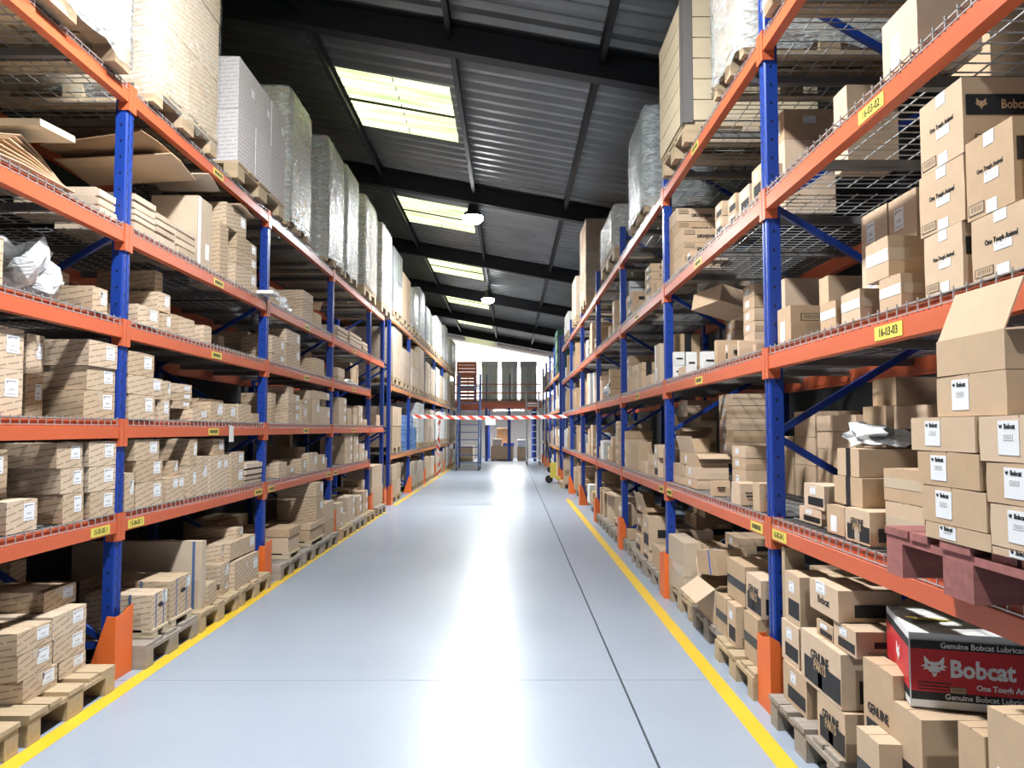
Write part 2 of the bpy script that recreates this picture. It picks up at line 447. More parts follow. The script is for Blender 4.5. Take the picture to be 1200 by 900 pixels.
_text_cache = {}
def text_mesh(s, size, mat, bold=0.0, extrude=0.0004, align='CENTER', sx=1.0):
    key = (s, size, mat.name, bold, align, sx)
    if key in _text_cache: return _text_cache[key]
    cu = bpy.data.curves.new('lettering', 'FONT'); cu.body = s; cu.size = size; cu.align_x = align; cu.align_y = 'CENTER'
    cu.extrude = extrude; cu.offset = bold * size; cu.resolution_u = 2
    o = bpy.data.objects.new('lettering', cu); C.objects.link(o)
    dg = bpy.context.evaluated_depsgraph_get()
    me = bpy.data.meshes.new_from_object(o.evaluated_get(dg)); me.name = 'lettering'
    for v in me.vertices: v.co.x *= sx
    me.materials.clear(); me.materials.append(mat)
    bpy.data.objects.remove(o); bpy.data.curves.remove(cu)
    _text_cache[key] = me
    return me

ROT_FRONT = (PI / 2, 0, PI / 2)      # lettering on a local +X face
ROT_YP = (PI / 2, 0, PI)             # on a local +Y face
ROT_YM = (PI / 2, 0, 0)              # on a local -Y face

# ================================================================== THE SETTING
ROOF_S = 0.183
def roof_z(x, base): return base - ROOF_S * x

# ---- floor: slabs with recessed joints
floor = MB().quadbox(-6.0, 5.0, -9.0, 43.0, -0.20, -0.014).build('floor', M['joint'])
struct(floor, 'pale blue-grey sealed concrete floor slabs of the aisle')
xj = [-6.0, -4.2, 0.64, 5.0]
yj = [-9.0] + [-4.9 + 4.8 * k for k in range(10)] + [43.0]
for i in range(3):
    for j in range(len(yj) - 1):
        gx, gy = 0.006, 0.0025
        mb = MB().quadbox(xj[i] + gx, xj[i + 1] - gx, yj[j] + gy, yj[j + 1] - gy, -0.014, 0.0)
        mb.build('slab', M['floor'], floor, uv=False)
def floor_line(pts):
    mb = MB()
    mb.prism([(x - .045, y) for x, y in pts] + [(x + .045, y) for x, y in reversed(pts)], 'z', 0.0, 0.0015)
    struct(mb.build('trim_yellow', M['yellow_line']), 'yellow painted line along the foot of the racks')
floor_line([(-2.135, 0.6), (-2.175, 4.6), (-2.222, 8.8), (-2.228, 14.15)])
floor_line([(-2.228, 15.3), (-2.228, 19.6)]); floor_line([(-2.228, 20.0), (-2.228, 33.0)])
floor_line([(1.195, 0.6), (1.182, 16.6)])

# ---- roof: corrugated sheets, rafters, purlins
def corrugated(x0, x1, y0, y1, base, mats, name, parent):
    prof = []
    y = y0
    P = 0.30
    k0 = math.floor(y0 / P); k1 = math.ceil(y1 / P)
    for k in range(k0, k1 + 1):
        for dy, dz in ((0.0, 0.0), (0.09, 0.0), (0.13, 0.07), (0.26, 0.07)):
            yy = k * P + dy
            if y0 <= yy <= y1: prof.append((yy, dz))
    def z_at(yy):
        t = (yy / P - math.floor(yy / P)) * P
        return 0.0 if t <= 0.09 else (0.07 * (t - 0.09) / 0.04 if t < 0.13 else (0.07 if t <= 0.26 else 0.07 * (0.30 - t) / 0.04))
    prof = [(y0, z_at(y0))] + [p for p in prof if y0 + 1e-4 < p[0] < y1 - 1e-4] + [(y1, z_at(y1))]
    mb = MB(); n = len(prof)
    for t in (0.0, 0.006):
        for x in (x0, x1):
            for (yy, dz) in prof: mb.v.append((x, yy, roof_z(x, base) + dz + t))
    for i in range(n - 1):
        mb.f.append((i, i + 1, n + i + 1, n + i)); mb.mi.append(0)
        mb.f.append((2 * n + i, 3 * n + i, 3 * n + i + 1, 2 * n + i + 1)); mb.mi.append(0)
        mb.f.append((i, 2 * n + i, 2 * n + i + 1, i + 1)); mb.mi.append(0)
        mb.f.append((n + i, n + i + 1, 3 * n + i + 1, 3 * n + i)); mb.mi.append(0)
    for e in (0, n - 1):
        mb.f.append((e, n + e, 3 * n + e, 2 * n + e)); mb.mi.append(0)
    return mb.build(name, mats, parent, uv=False)

SHEET = 5.96
ceiling = empty('ceiling', (0, 0, 0)); struct(ceiling, 'dark corrugated metal roof sloping down across the aisle')
RAFT = [8.83 + 6.0 * k for k in range(-2, 6)]
SKX0, SKX1 = -2.44, -0.84
sky_ranges = [(r + 1.75, r + 3.85) for r in RAFT if r > -7]
ye = -8.0
edges = [-8.0 + 3.0 * k for k in range(18)]
for k in range(len(edges) - 1):
    a, b_ = edges[k], min(edges[k + 1], 42.6)
    if a >= b_: continue
    corrugated(-6.0, SKX0, a, b_ - 0.002, SHEET + 0.004 * (k % 2), M['roof'], 'roof_sheet', ceiling)
    corrugated(SKX1, 5.0, a, b_ - 0.002, SHEET + 0.004 * (k % 2), M['roof'], 'roof_sheet', ceiling)
cur = -8.0
for (a, b_) in sky_ranges + [(42.6, 42.6)]:
    if a > cur: corrugated(SKX0, SKX1, cur, min(a, 42.6), SHEET, M['roof'], 'roof_sheet', ceiling)
    cur = b_
for n_, (a, b_) in enumerate(sky_ranges):
    w = empty('window_%d' % (n_ + 1), (0, 0, 0)); struct(w, 'translucent roof skylight of four corrugated panes')
    xm_, ym_ = (SKX0 + SKX1) / 2, (a + b_) / 2
    for (p, q) in ((SKX0 + 0.01, xm_ - 0.008), (xm_ + 0.008, SKX1 - 0.01)):
        for (r, s) in ((a + 0.01, ym_ - 0.02), (ym_ + 0.02, b_ - 0.01)):
            corrugated(p, q, r, s, SHEET, M['skylight'], 'pane', w)
    fr = MB()
    fr.bar((SKX0, ym_, roof_z(SKX0, SHEET) - 0.0), (SKX1, ym_, roof_z(SKX1, SHEET) - 0.0), 0.05, 0.02)
    fr.build('glazing_bar', M['rafter'], w)
for r in RAFT:
    # I-section rafter following the slope
    xa, xb = -6.0, 5.0
    bot, top = 5.60, 5.95
    def fl(z0, z1, w):
        mb.v += [(xa, r - w, roof_z(xa, z0)), (xa, r + w, roof_z(xa, z0)), (xb, r + w, roof_z(xb, z0)), (xb, r - w, roof_z(xb, z0)),
                 (xa, r - w, roof_z(xa, z1)), (xa, r + w, roof_z(xa, z1)), (xb, r + w, roof_z(xb, z1)), (xb, r - w, roof_z(xb, z1))]
        b0 = len(mb.v) - 8
        for q in ((0, 1, 2, 3), (4, 7, 6, 5), (0, 4, 5, 1), (1, 5, 6, 2), (2, 6, 7, 3), (3, 7, 4, 0)):
            mb.f.append(tuple(b0 + i for i in q)); mb.mi.append(0)
    mb = MB(); fl(bot, bot + 0.02, 0.09); fl(bot + 0.02, top - 0.02, 0.006); fl(top - 0.02, top, 0.09)
    struct(mb.build('rafter', M['rafter'], ceiling, uv=False))
for x in (-5.92, -4.18, -2.44, -0.70, 1.03, 2.77, 4.5):
    for k in range(len(RAFT) + 1):
        a = -8.0 if k == 0 else RAFT[k - 1] + 0.01
        b_ = 42.6 if k == len(RAFT) else RAFT[k] - 0.01
        z = roof_z(x, SHEET) - 0.003
        mb = MB().prism([(x - 0.03, z), (x + 0.03, z), (x + 0.03, z - 0.012), (x - 0.018, z - 0.012), (x - 0.018, z - 0.168), (x + 0.03, z - 0.168), (x + 0.03, z - 0.18), (x - 0.03, z - 0.18)], 'y', a, b_)
        mb.build('purlin', M['rafter'], ceiling, uv=False)

# ---- walls; the near-black side walls replace shaded depth behind the racks
wl = MB().quadbox(-4.40, -4.25, -8, 42.6, 0, 6.72).build('wall_left', M['wall'], uv=False); struct(wl, 'near-black wall standing in for the shaded depth behind the rack')
wr = MB().quadbox(3.20, 3.35, -8, 42.6, 0, 5.34).build('wall_right', M['wall'], uv=False); struct(wr, 'near-black wall standing in for the shaded depth behind the rack')
wf = MB().prism([(-4.25, 0.0), (3.20, 0.0), (3.20, 5.36), (-4.25, 6.72)], 'y', 42.0, 42.15).build('wall_far', M['wall_white'], uv=False)
struct(wf, 'pale end wall behind the mezzanine')
wd = empty('window_far', (0, 41.95, 0)); struct(wd, 'bright daylit sheeting high in the end wall')
for k in range(6):
    x0 = -3.9 + k * 1.15
    x1 = x0 + 1.13
    MB().prism([(x0, 3.05), (x1, 3.05), (x1, roof_z(x1, 5.6)), (x0, roof_z(x0, 5.6))], 'y', -0.02, 0.02).build('pane', M['daylight'], wd, uv=False)

# ---- LED high-bay lamps, hung under the roof above the aisle
def high_bay(x, y, label):
    zb = 5.50
    t = empty('high_bay_lamp', (x, y, zb))
    rz = roof_z(x, SHEET) - zb - 0.185
    MB().tube((0, 0, 0.30), (0, 0, rz), 0.008, 6).build('hanging_rod', M['rafter'], t)
    MB().tube((0, 0, 0.10), (0, 0, 0.30), 0.11, 16, r2=0.07).build('driver_housing', M['rafter'], t)
    MB().tube((0, 0, 0.02), (0, 0, 0.10), 0.20, 24, r2=0.15).build('heat_sink', M['rafter'], t)
    dome = MB()
    for (r0, z0, r1, z1) in ((0.20, 0.02, 0.195, -0.05), (0.195, -0.05, 0.14, -0.10), (0.14, -0.10, 0.03, -0.125)): dome.tube((0, 0, z0), (0, 0, z1), r0, 24, r2=r1)
    dome.build('diffuser_dome', M['lamp_glow'], t)
    ld = bpy.data.lights.new('lamp_light', 'AREA'); ld.shape = 'DISK'; ld.size = 0.36; ld.energy = LAMP_WATTS; ld.color = (0.96, 0.98, 1.0)
    lo = bpy.data.objects.new('lamp_light', ld); C.objects.link(lo); lo.parent = t; lo.location = (0, 0, -0.14)
    tag(t, label, 'lamp', 'high-bay lamps above the aisle')
high_bay(-0.73, 15.0, 'round LED high-bay lamp hanging below the second dark rafter, larger of two in view')
high_bay(-0.71, 24.6, 'small distant LED high-bay lamp hanging further down the aisle')
high_bay(-0.73, 3.7, 'LED high-bay lamp hanging overhead before the first rafter')
high_bay(-0.73, -5.0, 'LED high-bay lamp hanging above the aisle behind the viewpoint')

# ================================================================== RACKS
XL, XR = -2.33, 1.36
LEV = {'L': [0.0, 0.947, 1.507, 2.109, 2.689, 3.553], 'R': [0.0, 0.986, 1.878, 2.733, 3.600]}
UPL = [4.785 + 2.8 * k for k in range(-1, 4)]
UPR = [4.22 + 2.8 * k for k in range(-1, 7)]

def upright_mesh(h, w=0.09, d=0.07):
    c = 0.008
    a, b_ = d / 2, w / 2
    return MB().prism([(-a, -b_), (a - c, -b_), (a, -b_ + c), (a, -0.010), (a - 0.006, -0.007), (a - 0.006, 0.007), (a, 0.010), (a, b_ - c), (a - c, b_), (-a, b_)], 'z', 0, h).mesh('upright', M['upright'], uv=False)

_beam_cache, _deck_cache = {}, {}
def beam_mesh(L, mat):
    k = (round(L, 3), mat.name)
    if k not in _beam_cache:
        # step beam, front towards +x
        prof = [(0, -0.105), (0, -0.038), (-0.004, -0.034), (-0.022, -0.034), (-0.022, 0.0), (-0.05, 0.0), (-0.05, -0.105)]
        _beam_cache[k] = MB().prism(prof, 'y', -L / 2, L / 2).mesh('beam', mat, uv=False)
    return _beam_cache[k]
def deck_mesh(L, D, up=.018):
    k = (round(L, 3), up)
    if k not in _deck_cache:
        mb = MB(); r = 0.0024
        n = int(L / 0.072)
        for i in range(n + 1):
            y = -L / 2 + 0.02 + i * (L - 0.04) / n
            mb.quadbox(-D, -0.003, y - r, y + r, 0.0, 2 * r)
            mb.quadbox(-0.007, -0.003, y - r, y + r, -0.034, up)
        m_ = int(D / 0.105)
        for i in range(m_ + 1):
            x = -0.012 - i * (D - 0.02) / m_
            mb.quadbox(x - r, x + r, -L / 2 + 0.01, L / 2 - 0.01, 2 * r, 4 * r)
        mb.quadbox(-0.0025, 0.0015, -L / 2 + 0.01, L / 2 - 0.01, -0.030, -0.026)
        _deck_cache[k] = mb.mesh('wire_mesh', M['wire'], uv=False, fix=False)
    return _deck_cache[k]
def conn_mesh(mat):
    # hook plate: wraps half of the upright front and its side
    mb = MB()
    mb.quadbox(-0.002, 0.004, 0.003, 0.050, -0.155, 0.010)
    mb.quadbox(-0.062, 0.004, 0.046, 0.0505, -0.155, 0.010)
    return mb.mesh('connector', mat, uv=False)
def guard_mesh():
    mb = MB(); t = 0.005
    # folded steel post protector: front plate with raised outer edge, two raked sides
    mb.prism([(-0.105, 0), (0.105, 0), (0.105, 0.40), (0.05, 0.385), (-0.02, 0.365), (-0.105, 0.365)], 'x', 0.045, 0.045 + t)
    for s in (-1, 1):
        mb.prism([(-0.12, 0), (0.05, 0), (0.05, 0.365 if s < 0 else 0.40), (0.0, 0.37)], 'y', s * 0.105 - t / 2, s * 0.105 + t / 2)
    return mb.mesh('column_guard', M['guard'], uv=False)
GUARD = guard_mesh()
CONN = {}
BRACE_X = 0.035

def rack(label, side, X, ups, levels, top, beam_mat, depth=1.10, first_top=None, skip=(), conn_to=99, guard=True, tick=.018):
    d = 1 if side == 'L' else -1          # +1: the rack faces +x
    root = empty('pallet_rack', (X, ups[0], 0))
    tag(root, label, 'rack', 'storage racks')
    if beam_mat.name not in CONN: CONN[beam_mat.name] = conn_mesh(beam_mat)
    rzf = 0.0 if d > 0 else PI
    um = upright_mesh(top); um1 = upright_mesh(first_top) if first_top else um
    y0 = ups[0]
    for i, Y in enumerate(ups):
        me = um1 if i == 0 else um
        h = first_top if (first_top and i == 0) else top
        put('upright', me, root, (-d * 0.042, Y - y0, 0), (0, 0, rzf))
        put('upright', me, root, (-d * (depth - 0.042), Y - y0, 0), (0, 0, rzf + PI))
        # lacing between the two columns of the frame
        z = 0.18; k = 0
        xa, xb = -d * 0.075, -d * (depth - 0.075)
        MB().bar((xa, Y - y0, z), (xb, Y - y0, z), 0.03, 0.035).build('brace', M['blue'], root, uv=False)
        while z + 0.62 < h:
            p, q = ((xa, xb) if k % 2 == 0 else (xb, xa))
            MB().bar((p, Y - y0, z + 0.03), (q, Y - y0, z + 0.60), 0.03, 0.035).build('brace', M['blue'], root, uv=False)
            z += 0.62; k += 1
        if guard: put('column_guard', GUARD, root, (0 if d > 0 else 0, Y - y0, 0.0), (0, 0, rzf)).location.x = -d * 0.012
    for i in range(len(ups) - 1):
        L = ups[i + 1] - ups[i] - 0.095
        yc = (ups[i] + ups[i + 1]) / 2 - y0
        bm_ = beam_mesh(L, beam_mat); dm = deck_mesh(L, depth - 0.02, tick); dtop = deck_mesh(L, depth - 0.02, .009)
        for lv, z in enumerate(levels):
            if lv == 0 or (i, lv) in skip: continue
            b = put('beam', bm_, root, (0, yc, z), (0, 0, rzf))
            if i < conn_to:
                for s in (-1, 1):
                    c = put('connector', CONN[beam_mat.name], b, (0, s * (L / 2 + 0.0475), 0))
                    c.scale = (1, -s, 1)
            put('beam', bm_, root, (-d * depth, yc, z), (0, 0, rzf + PI))
            put('wire_mesh', dm if lv < len(levels) - 1 else dtop, root, (0, yc, z + 0.001), (0, 0, rzf))
            for t in (-0.33, 0.0, 0.33):
                o = put('support_bar', BAR_M, root, (0, yc + t * L, z), (0, 0, rzf))
    return root
BAR_M = MB().prism([(-0.02, -0.045), (0.02, -0.045), (0.02, -0.002), (0.016, -0.002), (0.016, -0.041), (-0.016, -0.041), (-0.016, -0.002), (-0.02, -0.002)], 'x', -1.04, -0.07).mesh('support_bar', M['bar'], uv=False)

rack_l = rack('blue and orange pallet rack holding printed cartons under the skylights', 'L', XL, UPL + [14.60], LEV['L'], 3.562, M['orange'],
              skip={(4, 1), (4, 3)}, conn_to=4)
rack_r = rack('blue and orange pallet rack facing the skylight side, holding plain and branded cartons', 'R', XR, UPR, LEV['R'], 3.98, M['orange'], conn_to=5)
L2 = [0.0, 0.97, 2.33, 3.70]
rack_l2 = rack('tall blue rack with amber beams further down the skylight side, full of wrapped pallets', 'L', XL, [15.40 + 3.0 * k for k in range(7)], L2, 4.30, M['amber'], first_top=5.15, conn_to=2, tick=.009)
R2 = [0.0, 0.95, 2.05, 3.10]
rack_r2 = rack('distant blue rack with amber beams beyond the yellow pallet truck', 'R', XR + 0.02, [22.6 + 3.0 * k for k in range(5)], R2, 4.10, M['amber'], conn_to=0, tick=.009)

# yellow location plates on the beams
def plate(root, side, X, y0, Y, z, w=0.21, text=None, h=0.052):
    d = 1 if side == 'L' else -1
    p = MB().quadbox(0, 0.0015, -w / 2, w / 2, -h / 2, h / 2).build('location_plate', M['yellow_plate'], root)
    p.location = (d * 0.0008, Y - y0, z); p.rotation_euler = (0, 0, 0 if d > 0 else PI)
    if text:
        t = put('lettering', text_mesh(text, 0.044, M['black_print'], 0.004, sx=0.92 if len(text) < 9 else 0.8), p, (0.0022, 0, 0), ROT_FRONT)
    else:
        mb = MB()
        x = -w * 0.38
        while x < w * 0.36:
            ww = random.uniform(0.012, 0.02); mb.quadbox(0.0015, 0.002, x, x + ww, -0.012, 0.014); x += ww + 0.006
        mb.build('lettering', M['black_print'], p)
    p['label'] = 'yellow shelf location plate'
def beam_mid(z): return z - 0.071
ZL, ZR = LEV['L'], LEV['R']
plate(rack_l, 'L', XL, UPL[0], 4.55, beam_mid(ZL[1]), text='15-03-05 1')
plate(rack_l, 'L', XL, UPL[0], 4.98, beam_mid(ZL[1]), text='15-04-05 1')
plate(rack_l, 'L', XL, UPL[0], 6.24, beam_mid(ZL[2]))
plate(rack_l, 'L', XL, UPL[0], 6.27, beam_mid(ZL[3]))
plate(rack_l, 'L', XL, UPL[0], 6.28, beam_mid(ZL[4]))
plate(rack_l, 'L', XL, UPL[0], 6.22, beam_mid(ZL[5]))
plate(rack_l, 'L', XL, UPL[0], 7.38, beam_mid(ZL[1]))
plate(rack_l, 'L', XL, UPL[0], 7.78, beam_mid(ZL[1]))
for lv in (2, 3, 4): plate(rack_l, 'L', XL, UPL[0], 9.05, beam_mid(ZL[lv]))
plate(rack_l, 'L', XL, UPL[0], 10.2, beam_mid(ZL[1])); plate(rack_l, 'L', XL, UPL[0], 10.6, beam_mid(ZL[1]))
for lv in (2, 3, 4): plate(rack_l, 'L', XL, UPL[0], 11.8, beam_mid(ZL[lv]))
plate(rack_r, 'R', XR, UPR[0], 4.05, beam_mid(ZR[1]), text='16-02-04 1')
plate(rack_r, 'R', XR, UPR[0], 4.42, beam_mid(ZR[1]))
plate(rack_r, 'R', XR, UPR[0], 2.84, beam_mid(ZR[2]), text='16-03-03')
plate(rack_r, 'R', XR, UPR[0], 2.93, beam_mid(ZR[3]), text='16-03-02')
plate(rack_r, 'R', XR, UPR[0], 5.72, beam_mid(ZR[2])); plate(rack_r, 'R', XR, UPR[0], 5.70, beam_mid(ZR[3])); plate(rack_r, 'R', XR, UPR[0], 5.75, beam_mid(ZR[4]))
plate(rack_r, 'R', XR, UPR[0], 6.84, beam_mid(ZR[1])); plate(rack_r, 'R', XR, UPR[0], 7.2, beam_mid(ZR[1]))
for lv in (2, 3): plate(rack_r, 'R', XR, UPR[0], 8.5, beam_mid(ZR[lv]))

# ================================================================== PALLETS
def pallet_parts(wood):
    P = {}
    P['deck_board'] = [MB().quadbox(-0.6, 0.6, -w / 2, w / 2, 0.122, 0.144).mesh('deck_board', wood, uv=False) for w in (0.145, 0.10)]
    P['stringer_board'] = MB().quadbox(-0.0725, 0.0725, -0.4, 0.4, 0.100, 0.122).mesh('stringer_board', wood, uv=False)
    P['block'] = [MB().quadbox(-0.0725, 0.0725, -w / 2, w / 2, 0.022, 0.100).mesh('block', wood, uv=False) for w in (0.10, 0.145)]
    P['base_board'] = [MB().quadbox(-0.6, 0.6, -w / 2, w / 2, 0.0, 0.022).mesh('base_board', wood, uv=False) for w in (0.10, 0.145)]
    return P
PP = {k: pallet_parts(M[k]) for k in ('wood', 'wood_old', 'wood_red')}
def whole_pallet_mesh(wood):
    mb = MB()
    for y, w in ((-0.3275, 0.145), (-0.19, 0.10), (0, 0.145), (0.19, 0.10), (0.3275, 0.145)): mb.quadbox(-0.6, 0.6, y - w / 2, y + w / 2, 0.122, 0.144)
    for x in (-0.5275, 0, 0.5275): mb.quadbox(x - 0.0725, x + 0.0725, -0.4, 0.4, 0.100, 0.122)
    for y, w in ((-0.35, 0.10), (0, 0.145), (0.35, 0.10)):
        mb.quadbox(-0.6, 0.6, y - w / 2, y + w / 2, 0, 0.022)
        for x in (-0.5275, 0, 0.5275): mb.quadbox(x - 0.0725, x + 0.0725, y - w / 2, y + w / 2, 0.022, 0.100)
    return mb.mesh('pallet', wood, uv=False)
WHOLE = {k: whole_pallet_mesh(M[k]) for k in ('wood', 'wood_old')}
def pallet(x, y, z, label, rz=0.0, wood='wood', parts=True, group='wooden pallets', sc=1.0):
    """euro pallet, 0.8 m along y and 1.2 m along x, base centre at (x, y, z)"""
    if not parts:
        t = put('pallet', WHOLE[wood], None, (x, y, z), (0, 0, rz))
        return tag(t, label, 'pallet', group)
    t = empty('pallet', (x, y, z), rz)
    if sc != 1.0: t.scale = (1, sc, 1)
    p = PP[wood]
    for yy, k in ((-0.3275, 0), (-0.19, 1), (0, 0), (0.19, 1), (0.3275, 0)): put('deck_board', p['deck_board'][k], t, (random.uniform(-.012, .012), yy, 0))
    for xx in (-0.5275, 0, 0.5275): put('stringer_board', p['stringer_board'], t, (xx, 0, 0))
    for yy, k in ((-0.35, 0), (0, 1), (0.35, 0)):
        put('base_board', p['base_board'][k], t, (0, yy, 0))
        for xx in (-0.5275, 0, 0.5275): put('block', p['block'][k], t, (xx, yy, 0))
    return tag(t, label, 'pallet', group)
ORD = ['first', 'second', 'third', 'fourth', 'fifth', 'sixth', 'seventh', 'eighth', 'ninth', 'tenth', 'eleventh', 'twelfth', 'thirteenth', 'fourteenth']
PF = -2.21
for k, (yc, ww) in enumerate(((3.25, 'wood'), (4.12, 'wood'), (5.30, 'wood_old'), (6.15, 'wood'), (7.01, 'wood'), (8.13, 'wood_old'), (9.02, 'wood_old'), (9.86, 'wood_old'), (10.9, 'wood'), (11.76, 'wood_old'), (12.62, 'wood'), (13.75, 'wood_old'))):
    pallet(PF - 0.6, yc, 0.0, '%s wooden pallet on the floor from the camera, under the printed carton rack' % ORD[k], 0, ww, parts=k < 8, group='floor pallets under the printed carton rack')
for k, (yc, xf, ww) in enumerate(((2.74, 1.29, 'wood_old'), (3.62, 1.29, 'wood_old'), (4.74, 1.30, 'wood'), (5.57, 1.35, 'wood_old'), (6.49, 1.36, 'wood'), (7.60, 1.34, 'wood_old'), (8.45, 1.33, 'wood_old'), (9.3, 1.36, 'wood_old'), (10.4, 1.34, 'wood_old'), (11.3, 1.34, 'wood_old'), (12.1, 1.34, 'wood_old'))):
    pallet(xf + 0.6, yc, 0.0, '%s worn wooden pallet on the floor from the camera, under the branded carton rack' % ORD[k], 0, ww, parts=k < 5, group='floor pallets under the branded carton rack')
pallet(1.17 + 0.6, 2.10, 1.0115, 'red painted wooden pallet overhanging the lowest beam under stacked cartons', 0, 'wood_red', True, sc=0.98)

